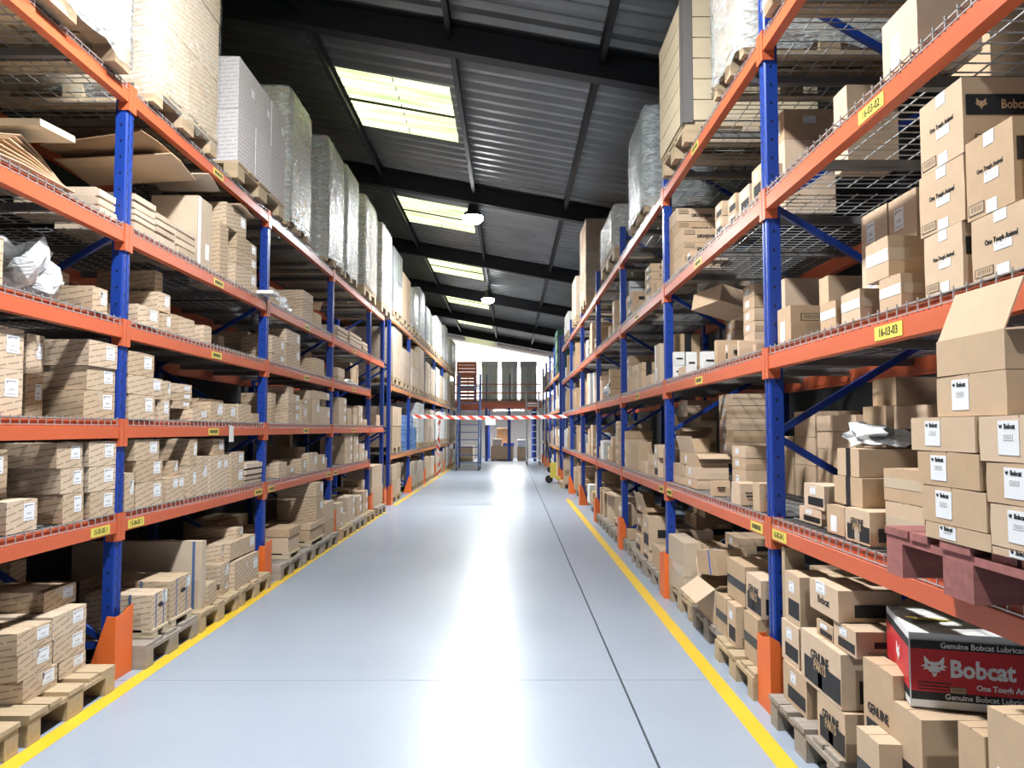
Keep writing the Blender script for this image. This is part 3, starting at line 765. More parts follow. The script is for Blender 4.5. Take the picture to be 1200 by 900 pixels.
# ================================================================== CARTONS
ROWS = """
L02 P 3429 3868 1519 1742 50 450
L02 P 3429 3868 1742 1942 50 450
L02 P 4167 4327 1519 1748 220 500
L02 P 4167 4327 1748 1963 220 500
L02 P 4392 4730 1519 1677 30 267
L02 P 4411 4730 1677 1811 30 420
L02 P 4402 4730 1811 1958 20 277
L02 p 4550 4707 1519 1675 300 300
L02 p 4550 4707 1812 1969 300 300
L01 P 3746 3989 959 1116 30 167
L01 P 3593 4013 959 1159 200 350
L01 P 3593 4013 1159 1356 200 350
L01 P 4197 4398 959 1115 20 420
L01 P 4165 4390 1115 1250 20 420
L01 P 4126 4373 1250 1384 20 420
L01 P 4449 4730 959 1104 12 300
L01 P 4432 4730 1104 1247 12 300
L01 P 4423 4730 1247 1389 12 300
L01 p 4578 4730 959 1103 500 400
L01 p 4578 4730 1103 1235 500 400
L00 P 3870 4161 144 258 0 420
L00 P 3823 4108 258 383 0 420
L00 P 3811 4101 383 490 0 420
L00 P 4233 4488 144 238 30 360
L00 P 4171 4481 238 368 30 360
L00 P 4157 4482 368 489 30 360
L00 P 4246 4554 489 597 130 360
L10 p 4900 5060 144 394 720 300
L10 p 4900 5060 394 519 720 300
L10 p 4900 5060 519 644 720 300
L10 p 5553 5858 144 210 660 360
L10 p 5553 5867 210 357 660 360
L03 P 4409 4579 2121 2261 12 500
L03 p 4645 4725 2121 2214 320 300
L03 p 4645 4725 2214 2385 320 300
L03 P 3533 3794 2121 2241 120 400
L03 P 3533 3794 2241 2381 120 400
L04 F 4532 4730 2701 2758 50 500
L04 F 4532 4730 2758 2807 50 500
L04 F 4532 4730 2807 2861 50 500
L14 t 5901 6188 2701 3223 30 350
L14 P 6752 7296 2701 2891 30 400
L14 P 6752 7296 2891 3016 30 400
L14 P 6752 7296 3016 3148 30 400
L14 P 6507 6990 3148 3347 30 400
L14 p 6364 6556 2701 3143 30 300
L13 P 4954 5256 2121 2247 12 280
L13 P 5347 5535 2263 2392 60 400
L13 p 5421 5540 2392 2553 120 400
L13 P 5340 5488 2121 2245 30 300
L13 p 5502 5608 2121 2263 30 300
L13 p 5616 5889 2121 2262 30 300
L13 p 6073 6229 2121 2261 30 350
L13 p 7379 7530 2121 2338 400 300
L23 p 8043 8312 2121 2331 350 300
L23 p 8043 8312 2331 2452 350 300
L12 P 4863 5227 1519 1674 12 380
L12 P 4856 5335 1674 1794 12 380
L12 P 4848 5198 1794 1941 12 380
L12 P 5309 5494 1519 1660 30 300
L12 P 5413 5508 1660 1787 30 300
L12 P 5647 5947 1605 1661 70 300
L12 P 5611 5971 1661 1720 70 300
L12 P 5611 5971 1720 1787 70 300
L12 P 5838 6152 1519 1605 12 180
L12 P 6201 6479 1519 1675 12 300
L12 P 6500 6785 1519 1657 12 200
L12 p 6827 7166 1519 1675 12 200
L12 p 7194 7390 1519 1602 12 160
L12 p 6801 7406 1519 1725 350 350
L11 P 4847 4969 959 1191 12 200
L11 P 4995 5377 959 1119 12 360
L11 P 4987 5368 1119 1258 12 360
L11 P 4957 5308 1258 1391 12 360
L11 D 5442 5728 959 1124 12 200
L11 P 5566 5709 1124 1235 50 200
L11 P 5809 5952 959 1188 12 500
L11 P 5809 5952 1188 1387 12 500
L11 P 5962 6173 959 1251 12 300
L11 D 6208 6623 959 1249 12 340
L11 P 6316 6561 1249 1381 30 340
L11 P 6703 7025 959 1125 20 300
L11 P 6703 7025 1125 1262 20 300
L11 F 7074 7530 959 1043 20 300
L11 F 7074 7530 1043 1100 20 300
L11 F 7074 7530 1100 1160 20 300
L11 p 6833 7499 959 1185 550 350
L11 p 6833 7499 1185 1360 550 350
L10 C 5047 5273 200 419 -80 420
L10 C 5321 5661 200 452 -80 600
L10 c 5870 5957 144 636 -70 950
L10 p 5965 6155 144 305 -80 300
L10 P 6357 6526 144 236 -40 260
L10 P 6330 6543 236 387 -40 260
L10 P 6469 6513 387 527 0 260
L10 P 6546 7165 144 375 -80 300
L10 P 6516 7154 387 528 -50 300
L10 P 6824 6976 528 613 0 360
L20 p 8018 8927 144 246 600 350
L20 p 8018 8927 246 527 600 350
L24 P 7728 8013 2701 2852 20 300
L24 p 8947 9411 2701 2829 30 360
L24 p 8947 9411 2829 2935 30 360
L24 p 8947 9411 2935 3042 30 360
L24 p 9481 9845 2701 2869 30 200
L23 P 7788 8229 2121 2210 20 300
L23 P 7788 8229 2210 2387 20 300
L23 P 8271 8825 2121 2356 20 327
L23 P 8271 8825 2356 2508 20 327
L23 p 9535 9971 2121 2317 20 380
L33 p 10474 10880 2121 2505 400 300
L22 p 7825 7967 1519 1665 30 300
L22 p 7825 7967 1665 1816 30 300
L22 P 8391 8832 1519 1640 20 350
L22 P 8391 8832 1640 1734 20 350
L22 P 8391 8832 1734 1833 20 350
L22 p 8455 8688 1833 1918 50 300
L22 P 8959 9203 1519 1734 30 200
L22 P 8959 9203 1734 1792 30 200
L22 p 9241 9427 1519 1683 30 200
L22 p 9241 9433 1683 1812 30 200
L22 p 9241 9433 1812 1911 30 200
L22 P 9439 9776 1519 1829 20 200
L22 P 9804 10330 1519 1739 20 250
L22 P 9436 10276 1829 1921 20 250
L21 p 8120 8399 959 1117 30 300
L21 P 8900 9124 959 1122 12 320
L21 P 9276 9685 959 1177 20 157
L21 p 9425 9732 1025 1243 180 217
L21 P 9735 10087 959 1143 20 250
L21 p 9564 9710 959 1025 400 350
L21 p 9564 9710 1025 1271 400 350
L21 p 10203 10322 959 1392 500 200
L20 l 8107 8533 200 446 -80 550
L20 l 8964 9617 200 396 -80 550
L20 P 9255 9592 396 675 -80 450
L20 P 9255 9592 675 832 -80 450
L30 P 10500 10815 144 222 -60 400
L30 P 10500 10823 222 477 -60 400
L20 p 9784 10270 144 319 -60 400
L20 p 9784 10270 319 548 -60 400
L30 p 10834 11762 144 220 600 400
L30 p 10834 11762 220 509 600 400
L34 F 10783 11462 2701 2758 30 300
L34 F 10783 11462 2758 2816 30 300
L34 F 10783 11462 2816 2886 30 300
L34 F 11588 12518 2701 2780 30 300
L34 F 11588 12518 2780 2842 30 300
L34 F 11588 12518 2842 2905 30 300
L34 F 12597 13048 2701 2813 30 300
L34 F 12597 13048 2813 2867 30 300
L33 p 10815 11259 2121 2188 30 250
L33 p 10815 11259 2188 2304 30 250
L43 p 13240 13920 2121 2574 350 400
L32 P 10895 11404 1519 1665 30 300
L32 P 10895 11404 1665 1782 30 300
L32 P 10895 11404 1782 1899 30 300
L32 p 11466 11773 1519 1763 30 300
L32 p 11903 12235 1519 1672 30 300
L32 p 11903 12235 1672 1787 30 300
L32 P 12303 12658 1519 1666 30 300
L32 P 12303 12658 1666 1825 30 300
L32 p 12702 13041 1519 1618 30 300
L31 P 11319 11868 959 1110 30 350
L31 P 11319 11868 1110 1237 30 350
L31 P 11319 11868 1237 1370 30 350
L31 P 11964 12333 959 1109 30 300
L31 P 11964 12333 1109 1353 30 300
L31 P 12406 12839 959 1110 30 300
L31 P 12406 12839 1110 1229 30 300
L31 P 12880 13130 959 1111 30 200
L30 p 10826 11252 144 293 -20 400
L30 P 11300 11857 144 335 -20 350
L30 P 11300 11857 335 491 -20 350
L30 P 11987 12399 144 318 -20 350
L30 P 11987 12378 318 446 -20 350
L30 p 12381 12826 485 532 120 300
L30 P 12467 12914 144 298 -20 350
L30 P 12467 12914 298 485 -20 350
L30 P 12829 13070 485 635 60 300
L40 P 13300 14460 144 477 -10 450
L40 P 13402 14460 477 725 0 450
L40 P 13393 14460 725 832 0 400
L42 p 14069 14460 1519 1606 50 400
L42 p 14069 14460 1606 1711 50 400
R01 G 3116 3348 998 1133 40 160
R01 Y 3404 3588 998 1125 60 300
R01 N 3761 4039 998 1074 100 130
R01 N 3713 3973 1074 1193 100 140
R01 T 3261 3554 1133 1256 80 200
R01 T 3294 3509 1256 1377 80 277
R01 k 2817 3113 998 1181 100 300
R01 k 2817 3119 1181 1308 100 300
R01 g 3231 3562 998 1341 360 400
R01 g 3231 3562 1341 1559 360 400
R11 q 5169 5541 998 1217 620 300
R11 q 5169 5541 1217 1405 620 300
R11 q 5169 5541 1405 1577 620 300
R11 q 5579 5899 998 1205 620 300
R11 q 5579 5899 1205 1407 620 300
R11 K 4553 5135 998 1130 620 340
R11 K 4559 5135 1130 1237 620 340
R11 K 4544 5135 1237 1334 620 340
R11 K 4553 5135 1334 1440 620 340
R11 K 4553 5135 1446 1542 620 340
R11 K 4275 4538 998 1202 660 340
R11 K 4275 4541 1202 1335 660 340
R11 K 4275 4550 1335 1446 660 340
R11 K 4275 4550 1446 1584 660 340
R11 K 4275 4554 1584 1740 720 300
R01 B 1933 2236 1157 1202 -200 420
R01 B 1946 2252 1202 1302 -200 420
R01 B 1970 2270 1302 1396 -200 420
R01 B 1984 2302 1396 1489 -200 420
R01 B 1640 1931 1157 1178 -200 420
R01 B 1643 1932 1178 1280 -200 420
R01 B 1648 1943 1280 1378 -200 420
R01 b 1655 1967 1378 1489 -200 420
R01 B 1883 2194 1489 1599 -180 420
R01 U 1884 2191 1599 1697 -180 420
R02 w 3973 4165 1890 2083 50 220
R02 K 4039 4165 1890 2248 273 207
R12 K 4526 4732 1890 2328 220 200
R02 k 3393 3562 1890 2017 40 60
R02 k 3128 3314 1890 2018 30 140
R02 k 2802 2965 1890 2017 30 160
R02 k 2890 3071 2017 2172 30 240
R02 W 3449 3709 1890 2255 300 300
R02 W 3449 3709 2255 2457 300 300
R02 W 3192 3437 1890 2248 300 300
R02 W 3192 3437 2248 2450 300 300
R02 O 2389 2617 1890 2093 20 420
R02 O 2378 2637 2093 2298 20 420
R02 O 2367 2622 2298 2535 20 420
R02 O 2073 2346 1890 2077 20 420
R02 O 2133 2364 2077 2319 20 420
R02 O 1852 2048 1890 2070 20 420
R02 O 1855 2070 2070 2293 20 420
R13 W 4660 4826 2745 3192 280 300
R13 W 4660 4826 3192 3376 280 300
R03 W 3830 3993 2745 3161 300 250
R03 w 2635 2891 2745 2958 30 220
R03 W 2831 3108 2745 3114 400 400
R00 N 3664 3974 144 328 -20 300
R00 N 3777 4015 328 521 -10 300
R00 N 3780 3980 521 761 0 300
R00 G 3202 3487 144 334 -40 360
R00 G 3230 3667 334 558 -40 360
R00 G 2819 3057 144 600 -27 80
R00 N 3376 3555 558 627 -10 200
R00 N 3152 3368 558 665 -10 160
R00 M 3290 3600 665 796 -20 260
R00 T 2624 2816 144 517 -30 420
R00 T 2124 2250 144 653 -120 200
R00 T 2757 2934 144 388 -110 80
R00 N 1956 2110 144 742 -120 200
R10 K 4784 5264 144 295 600 400
R10 K 4784 5264 307 570 600 400
R10 K 4335 4781 144 307 750 270
R10 K 4335 4781 307 575 750 270
R11 H 5453 5523 998 1105 20 120
R11 H 4804 4990 998 1132 20 120
R11 H 4425 4549 998 1157 20 140
R11 W 5283 5609 998 1184 200 200
R11 W 5283 5609 1184 1263 200 200
R11 W 5283 5609 1263 1342 200 200
R11 W 6073 6489 998 1072 60 240
R11 W 6068 6483 1072 1170 60 240
R11 u 6118 6673 1170 1265 60 250
R11 K 6549 6965 998 1070 60 100
R11 K 6549 6965 1070 1168 60 100
R21 K 7797 8167 998 1230 300 300
R21 K 7797 8167 1230 1346 300 300
R21 u 7786 8156 1346 1472 300 300
R11 W 6363 6779 1175 1250 420 300
R11 W 6363 6779 1250 1353 420 300
R11 W 6363 6779 1353 1448 420 300
R11 W 6363 6779 1448 1544 420 300
R11 W 6363 6779 1544 1646 420 300
R11 W 6363 6779 1646 1742 420 300
R11 K 6208 6674 998 1175 550 300
R21 W 8343 8810 998 1258 500 300
R21 W 8343 8810 1258 1482 500 300
R21 W 8343 8810 1482 1571 500 300
R21 W 8343 8810 1571 1763 500 300
R22 T 7111 7530 1890 2315 123 224
R12 E 6677 6740 1890 1995 20 90
R12 E 6677 6740 1995 2110 20 90
R12 K 6238 6510 1890 1958 20 100
R12 E 6203 6235 1890 2064 20 80
R12 E 5793 5898 1890 2029 50 100
R12 K 5287 5353 1890 2054 20 200
R12 N 5018 5078 1890 2002 20 80
R12 K 4773 4809 1890 1996 20 160
R12 K 4474 4537 1890 1943 30 120
R12 W 5107 5351 1890 2090 220 200
R12 W 5107 5351 2090 2162 220 200
R12 W 5107 5351 2162 2245 220 200
R12 W 5107 5351 2245 2328 220 200
R12 W 5107 5351 2328 2411 220 200
R22 K 7151 7861 1890 2056 350 300
R22 K 7151 7861 2056 2172 350 300
R12 W 6520 6831 1890 2181 500 250
R12 W 6520 6831 2181 2287 500 250
R12 W 6520 6831 2287 2385 500 250
R12 W 6520 6831 2385 2484 500 250
R12 W 6520 6831 2484 2583 500 250
R13 M 6656 6965 2745 2924 50 320
R13 M 6656 6965 2924 3105 50 320
R13 M 6656 6965 3105 3221 50 320
R13 M 6656 6965 3221 3337 50 320
R13 M 6292 6621 2745 2857 20 300
R13 M 6292 6621 2857 2953 20 300
R13 M 6292 6621 2953 3069 20 300
R13 N 5968 6114 2745 2816 12 280
R13 N 5147 5319 2745 2862 30 100
R13 N 5147 5319 2862 2963 30 100
R13 N 4832 5003 2745 2809 30 100
R13 N 4832 5003 2809 2919 30 100
R13 N 4552 4756 2745 2890 30 120
R13 N 4330 4499 2745 2935 30 120
R23 K 7075 7877 2745 3385 500 300
R10 c 6304 6905 144 563 0 140
R10 K 6100 6428 144 566 143 154
R10 T 5076 5329 144 385 0 200
R10 N 4831 5021 144 391 -10 120
R10 T 4795 5192 391 635 40 200
R10 T 4433 4693 144 409 0 120
R10 G 4425 4714 409 624 20 120
R20 T 7805 8301 144 317 450 350
R20 T 7805 8301 317 616 450 350
R20 K 7571 8067 616 753 480 350
R10 N 5831 6203 144 358 300 300
R10 N 5831 6203 358 513 300 300
R10 N 5831 6203 513 662 300 300
R21 N 7519 7743 998 1186 30 120
R21 W 7469 7713 1186 1311 30 120
R21 K 8666 9288 998 1316 30 140
R21 K 8186 8508 998 1122 30 80
R21 K 7794 8086 998 1055 30 80
R21 K 7794 8086 1055 1105 30 80
R21 K 7794 8086 1105 1205 30 80
R22 K 9182 9451 1890 1988 30 120
R22 K 9182 9451 1988 2048 30 120
R22 K 8739 9046 1890 2038 30 140
R22 K 8739 9046 2038 2104 30 140
R22 K 8739 9046 2104 2170 30 140
R22 T 8395 8620 1890 2079 30 150
R22 T 8395 8620 2079 2169 30 150
R22 K 7781 8076 1890 1999 20 120
R22 t 7319 7580 1890 2252 20 100
R23 N 8999 9464 2745 2877 30 160
R23 N 8999 9464 2877 3033 30 160
R23 N 7784 8130 2745 2805 30 200
R23 N 7784 8130 2805 2940 30 200
R23 N 7784 8130 2940 3016 30 200
R23 N 7784 8130 3016 3100 30 200
R23 K 8483 8950 2745 2845 50 200
R20 N 7968 8329 144 252 10 200
R20 N 7949 8309 252 583 10 200
R20 u 8205 8761 583 650 20 200
R20 K 7385 7831 144 348 20 200
R20 N 8492 8900 144 308 20 150
R20 N 8668 9021 308 504 60 150
R30 N 10359 11022 144 253 60 300
R30 V 11025 11978 144 528 80 300
L14 F 4896 5191 2701 2765 20 500
L14 F 4896 5191 2765 2840 20 500
L14 F 4896 5191 2840 2940 20 500
L14 F 5207 5513 2701 2768 20 500
L14 F 5207 5513 2768 2813 20 500
L14 F 5207 5513 2813 2859 20 500
L14 F 5207 5513 2859 2904 20 500
L14 F 5539 5878 2701 2760 20 500
L14 F 5539 5878 2760 2815 20 500
L14 F 5539 5878 2815 2869 20 500
L14 F 5539 5878 2869 2917 20 500
""".strip().split('\n')
BODY = {'P': 'kraft_print', 'p': 'kraft_print', 'D': 'kraft_print', 'q': 'kraft', 'C': 'kraft_print', 'c': 'kraft_pale', 'l': 'kraft', 't': 'kraft_pale', 'F': 'kraft_pale', 'E': 'white_card'}
def carton_mesh(dx, dy, h, mat, jit=0.004, seam=True):
    """closed corrugated carton: origin at base centre, aisle face +x; slot between the top flaps, slightly uneven corners, soft vertical bulge"""
    g = 0.0025 if seam else 0.0
    def sec(s):
        w = dy / 2; b_ = random.uniform(0, jit)
        prof = [(-w, 0), (w, 0), (w + b_, h * 0.5), (w, h - random.uniform(0, jit))]
        if seam: prof += [(g, h), (g, h - 0.006), (-g, h - 0.006), (-g, h)]
        prof += [(-w, h - random.uniform(0, jit)), (-w - b_, h * 0.5)]
        return prof
    A, B = sec(0), sec(1)
    mb = MB(); n = len(A)
    mb.v = [(-dx / 2, p, q) for p, q in A] + [(dx / 2, p, q) for p, q in B]
    mb.f = [tuple(range(n - 1, -1, -1)), tuple(range(n, 2 * n))] + [(i, (i + 1) % n, n + (i + 1) % n, n + i) for i in range(n)]
    mb.mi = [0] * len(mb.f)
    return mb.mesh('carton', mat)
_sq = {}
def panel(mat, w, h, t=0.0012):
    """thin sheet facing +x, centred"""
    k = (mat.name, round(w, 3), round(h, 3))
    if k not in _sq: _sq[k] = MB().quadbox(0, t, -w / 2, w / 2, -h / 2, h / 2).mesh('panel', mat, uv=False, unit_uv=True)
    return _sq[k]
def on_front(name, mat, parent, dx, y, z, w, h): return put(name, panel(mat, w, h), parent, (dx / 2 + 0.0002, y, z))
def on_end(name, mat, parent, dy, x, z, w, h, e): return put(name, panel(mat, w, h), parent, (x, e * (dy / 2 + 0.0045), z), (0, 0, e * PI / 2))

def cat_head(size, mat):
    """emblem: a wild cat's face, front view: ears, cheeks, muzzle, with slanted eye and nose cut-outs"""
    key = ('cat', size, mat.name)
    if key in _text_cache: return _text_cache[key]
    half = [(0, .34), (.12, .42), (.32, .40), (.74, .86), (.74, .44), (.66, .20), (1.0, .02), (.64, -.02), (.84, -.26), (.48, -.20), (.36, -.42), (.20, -.40), (.13, -.72), (0, -.80)]
    outer = half + [(-x, y) for x, y in reversed(half[1:-1])]
    holes = [[(.14, .06), (.52, .26), (.44, .02)], [(-.14, .06), (-.44, .02), (-.52, .26)], [(-.13, -.42), (.13, -.42), (0, -.54)]]
    cu = bpy.data.curves.new('emblem', 'CURVE'); cu.dimensions = '2D'; cu.fill_mode = 'BOTH'; cu.extrude = 0.0004
    for poly in [outer] + holes:
        sp = cu.splines.new('POLY'); sp.points.add(len(poly) - 1); sp.use_cyclic_u = True
        for p, (x, y) in zip(sp.points, poly): p.co = (x * size / 2, y * size / 2, 0, 1)
    o = bpy.data.objects.new('emblem', cu); C.objects.link(o)
    me = bpy.data.meshes.new_from_object(o.evaluated_get(bpy.context.evaluated_depsgraph_get())); me.name = 'emblem'
    me.materials.clear(); me.materials.append(mat)
    bpy.data.objects.remove(o); bpy.data.curves.remove(cu)
    _text_cache[key] = me
    return me

def flaps(root, dx, dy, h, mat, ups):
    """flaps of an opened carton: ups = list of (edge, angle in degrees from flat-open outward)"""
    for edge, ang, ln in ups:
        a = math.radians(ang); mb = MB(); t = 0.004
        if edge in ('+x', '-x'):
            s = 1 if edge == '+x' else -1
            f = MB().quadbox(0, ln, -dy / 2 + .004, dy / 2 - .004, -t / 2, t / 2).build('flap', mat, root)
            f.location = (s * (dx / 2 - t), 0, h); f.rotation_euler = (0, -a if s > 0 else -PI + a, 0)
        else:
            s = 1 if edge == '+y' else -1
            f = MB().quadbox(-dx / 2 + .004, dx / 2 - .004, 0, ln, -t / 2, t / 2).build('flap', mat, root)
            f.location = (0, s * (dy / 2 - t), h); f.rotation_euler = (a if s > 0 else PI - a, 0, 0)
def open_carton_mesh(dx, dy, h, mat, t=0.004):
    mb = MB()
    a, b_ = dx / 2, dy / 2
    v = [(-a, -b_, 0), (a, -b_, 0), (a, b_, 0), (-a, b_, 0), (-a, -b_, h), (a, -b_, h), (a, b_, h), (-a, b_, h),
         (-a + t, -b_ + t, t), (a - t, -b_ + t, t), (a - t, b_ - t, t), (-a + t, b_ - t, t), (-a + t, -b_ + t, h), (a - t, -b_ + t, h), (a - t, b_ - t, h), (-a + t, b_ - t, h)]
    mb.v = v
    mb.f = [(0, 3, 2, 1), (0, 1, 5, 4), (1, 2, 6, 5), (2, 3, 7, 6), (3, 0, 4, 7), (8, 9, 10, 11), (8, 12, 13, 9), (9, 13, 14, 10), (10, 14, 15, 11), (11, 15, 12, 8),
            (4, 5, 13, 12), (5, 6, 14, 13), (6, 7, 15, 14), (7, 4, 12, 15)]
    mb.mi = [0] * len(mb.f)
    return mb.mesh('open_carton', mat)

# order the cartons into stacks so that each can be told by where it stands
recs = []
for r in ROWS:
    k, t, *n = r.split(); y0, y1, z0, z1, s, dp = [int(v) / 1000 for v in n]
    recs.append(dict(side=k[0], bay=int(k[1]), lev=int(k[2]), t=t, y0=y0, y1=y1, z0=z0, z1=z1, s=s, dp=dp))
PRINTED = set('PpDCF')
used_y = {}
for r in recs:
    used_y.setdefault((r['side'], r['bay'], r['lev']), []).append((r['y0'], r['y1'], r['s']))
# further cartons: the bays farther away and the gaps behind the front rows
def free_spans(key, a, b_):
    sp = sorted((u[0], u[1]) for u in used_y.get(key, []) if u[2] < 0.4)
    out, cur = [], a
    for p, q in sp:
        if p - cur > 0.16: out.append((cur + .02, p - .02))
        cur = max(cur, q)
    if b_ - cur > 0.16: out.append((cur + .02, b_ - .02))
    return out
rng = random.Random(11)
used_y.setdefault(('R', 3, 2), []).append((11.25, 11.95, 0))
used_y.setdefault(('R', 6, 0), []).append((19.4, 21.0, 0))
used_y.setdefault(('L', 2, 1), []).append((10.08, 10.4, 0))
used_y.setdefault(('R', 1, 0), []).append((5.3, 6.0, 0))
LZ = {'L': [0.144, .959, 1.519, 2.121, 2.701], 'R': [0.144, .998, 1.890, 2.745]}
GAP = {'L': [.95, .56, .60, .58, .86], 'R': [.98, .89, .85, .86]}
def fill(side, bay, lev, dens, hmax, types):
    u0 = (4.785 if side == 'L' else 4.22) + 2.8 * (bay - 1) + (.07 if lev else .13); u1 = u0 + 2.8 - (.14 if lev else .26)
    for (a, b_) in free_spans((side, bay, lev), u0, u1):
        y = a
        while y < b_ - .12:
            w = min(rng.uniform(.16, .42), b_ - y)
            if rng.random() < dens and w > .12:
                z = LZ[side][lev] if lev else .1465
                s = rng.choice((.03, .05, .08, .14)); dp = rng.uniform(.25, .4)
                top = z + rng.uniform(.25, 1.0) * min(hmax, GAP[side][lev] - .15)
                t = rng.choice(types)
                while z < top - .05:
                    h = min(rng.uniform(.09, .24), top - z)
                    recs.append(dict(side=side, bay=bay, lev=lev, t=t, y0=y + rng.uniform(0, .012), y1=y + w - rng.uniform(.004, .02), z0=z, z1=z + h, s=s, dp=dp)); z += h
            y += w + rng.uniform(.0, .05)
for bay in (2,):
    for lev, dn in ((0, .7), (1, .85), (2, .85), (3, .6)): fill('R', bay, lev, dn, .45, 'KKNWk')
for bay in (3, 4, 5, 6):
    for lev, dn in ((0, .9), (1, .9), (2, .9), (3, .75)): fill('R', bay, lev, dn, .62, 'KKNWEk')
fill('L', 3, 0, .8, .5, 'Pp'); fill('L', 2, 3, .2, .2, 'p'); fill('L', 2, 1, .6, .3, 'Pp'); fill('L', 2, 0, .6, .4, 'Pp')

# stacks and labels
LOOK = {'P': 'labelled printed carton', 'p': 'printed brown carton', 'D': 'twin-labelled printed carton', 'q': 'multi-labelled brown carton', 'C': 'strapped printed carton', 'c': 'large pale carton',
        'l': 'lidded brown carton', 't': 'tall taped carton', 'F': 'flattened carton', 'K': 'plain brown carton', 'k': 'taped brown carton', 'w': 'pale stickered carton', 'W': 'stickered brown carton',
        'N': 'black-panelled carton', 'G': 'black-fronted lettered carton', 'g': 'black-fronted carton', 'T': 'black-taped carton', 'B': 'white-labelled carton', 'b': 'dented white-labelled carton', 'O': 'large lettered carton',
        'M': 'lettered barcode carton', 'H': 'small lettered carton', 'E': 'small white carton', 'U': 'open carton', 'u': 'open carton', 'V': 'white-sheeted carton', 'Y': 'narrow stickered carton'}
keys = {}
for r in recs: keys.setdefault((r['side'], r['bay'], r['lev']), []).append(r)
seen_labels = set()
for (side, bay, lev), rs in keys.items():
    for rear in (False, True):
        grp = sorted([r for r in rs if (r['s'] >= .25) == rear], key=lambda r: r['y0'])
        cl = []
        for r in grp:
            for c in cl:
                if min(r['y1'], c[1]) - max(r['y0'], c[0]) > 0.5 * min(r['y1'] - r['y0'], c[1] - c[0]): c[2].append(r); c[0] = min(c[0], r['y0']); c[1] = max(c[1], r['y1']); break
            else: cl.append([r['y0'], r['y1'], [r]])
        for ci, c in enumerate(cl):
            st = sorted(c[2], key=lambda r: (r['z0'], r['y0']))
            for i, r in enumerate(st):
                n = len(st)
                pos = 'alone in' if n == 1 else ('bottom of' if i == 0 else ('top of' if i == n - 1 else ORD[i] + ' up'))
                w = 'before first' if bay == 0 else 'past ' + ORD[bay - 1]
                shelf = 'floor level' if lev == 0 else ORD[lev - 1] + ' shelf'
                lab = '%s, %s %s%s stack %s upright, %s, %s rack' % (LOOK[r['t']], pos, 'rear ' if rear else '', ORD[ci], w, shelf, 'left' if side == 'L' else 'right')
                if lab in seen_labels: lab = lab.replace(' carton', ' upper carton', 1)
                seen_labels.add(lab); r['label'] = lab

NAME = {'F': 'flattened_carton', 'U': 'open_carton', 'u': 'open_carton', 'V': 'open_carton', 'C': 'strapped_carton', 'l': 'lidded_carton'}
for t in 'PpD': NAME[t] = 'printed_carton'
GROUP = {'printed_carton': 'printed cartons on the shelves', 'cardboard_box': 'brown cartons on the shelves', 'flattened_carton': 'flattened cartons lying in stacks', 'open_carton': 'opened cartons', 'strapped_carton': 'strapped cartons on skids', 'lidded_carton': 'lidded cartons on skids'}
for r in recs: r['vis'] = (r['y1'] - r['y0']) * (r['z1'] - r['z0']) / ((r['y0'] + r['y1']) / 2) ** 2.5 * (0.3 if r['s'] > .4 else 1)
def skid(root, dx, dy):
    mb = MB()
    for y in (-dy / 2 + .04, dy / 2 - .04): mb.quadbox(-dx / 2, dx / 2 + .01, y - .035, y + .035, -.054, -.016)
    mb.quadbox(dx / 2 - .06, dx / 2 + .012, -dy / 2, dy / 2, -.016, -.0005); mb.quadbox(-dx / 2, -dx / 2 + .07, -dy / 2, dy / 2, -.016, -.0005)
    mb.build('skid', M['wood_pale'], root, uv=False)

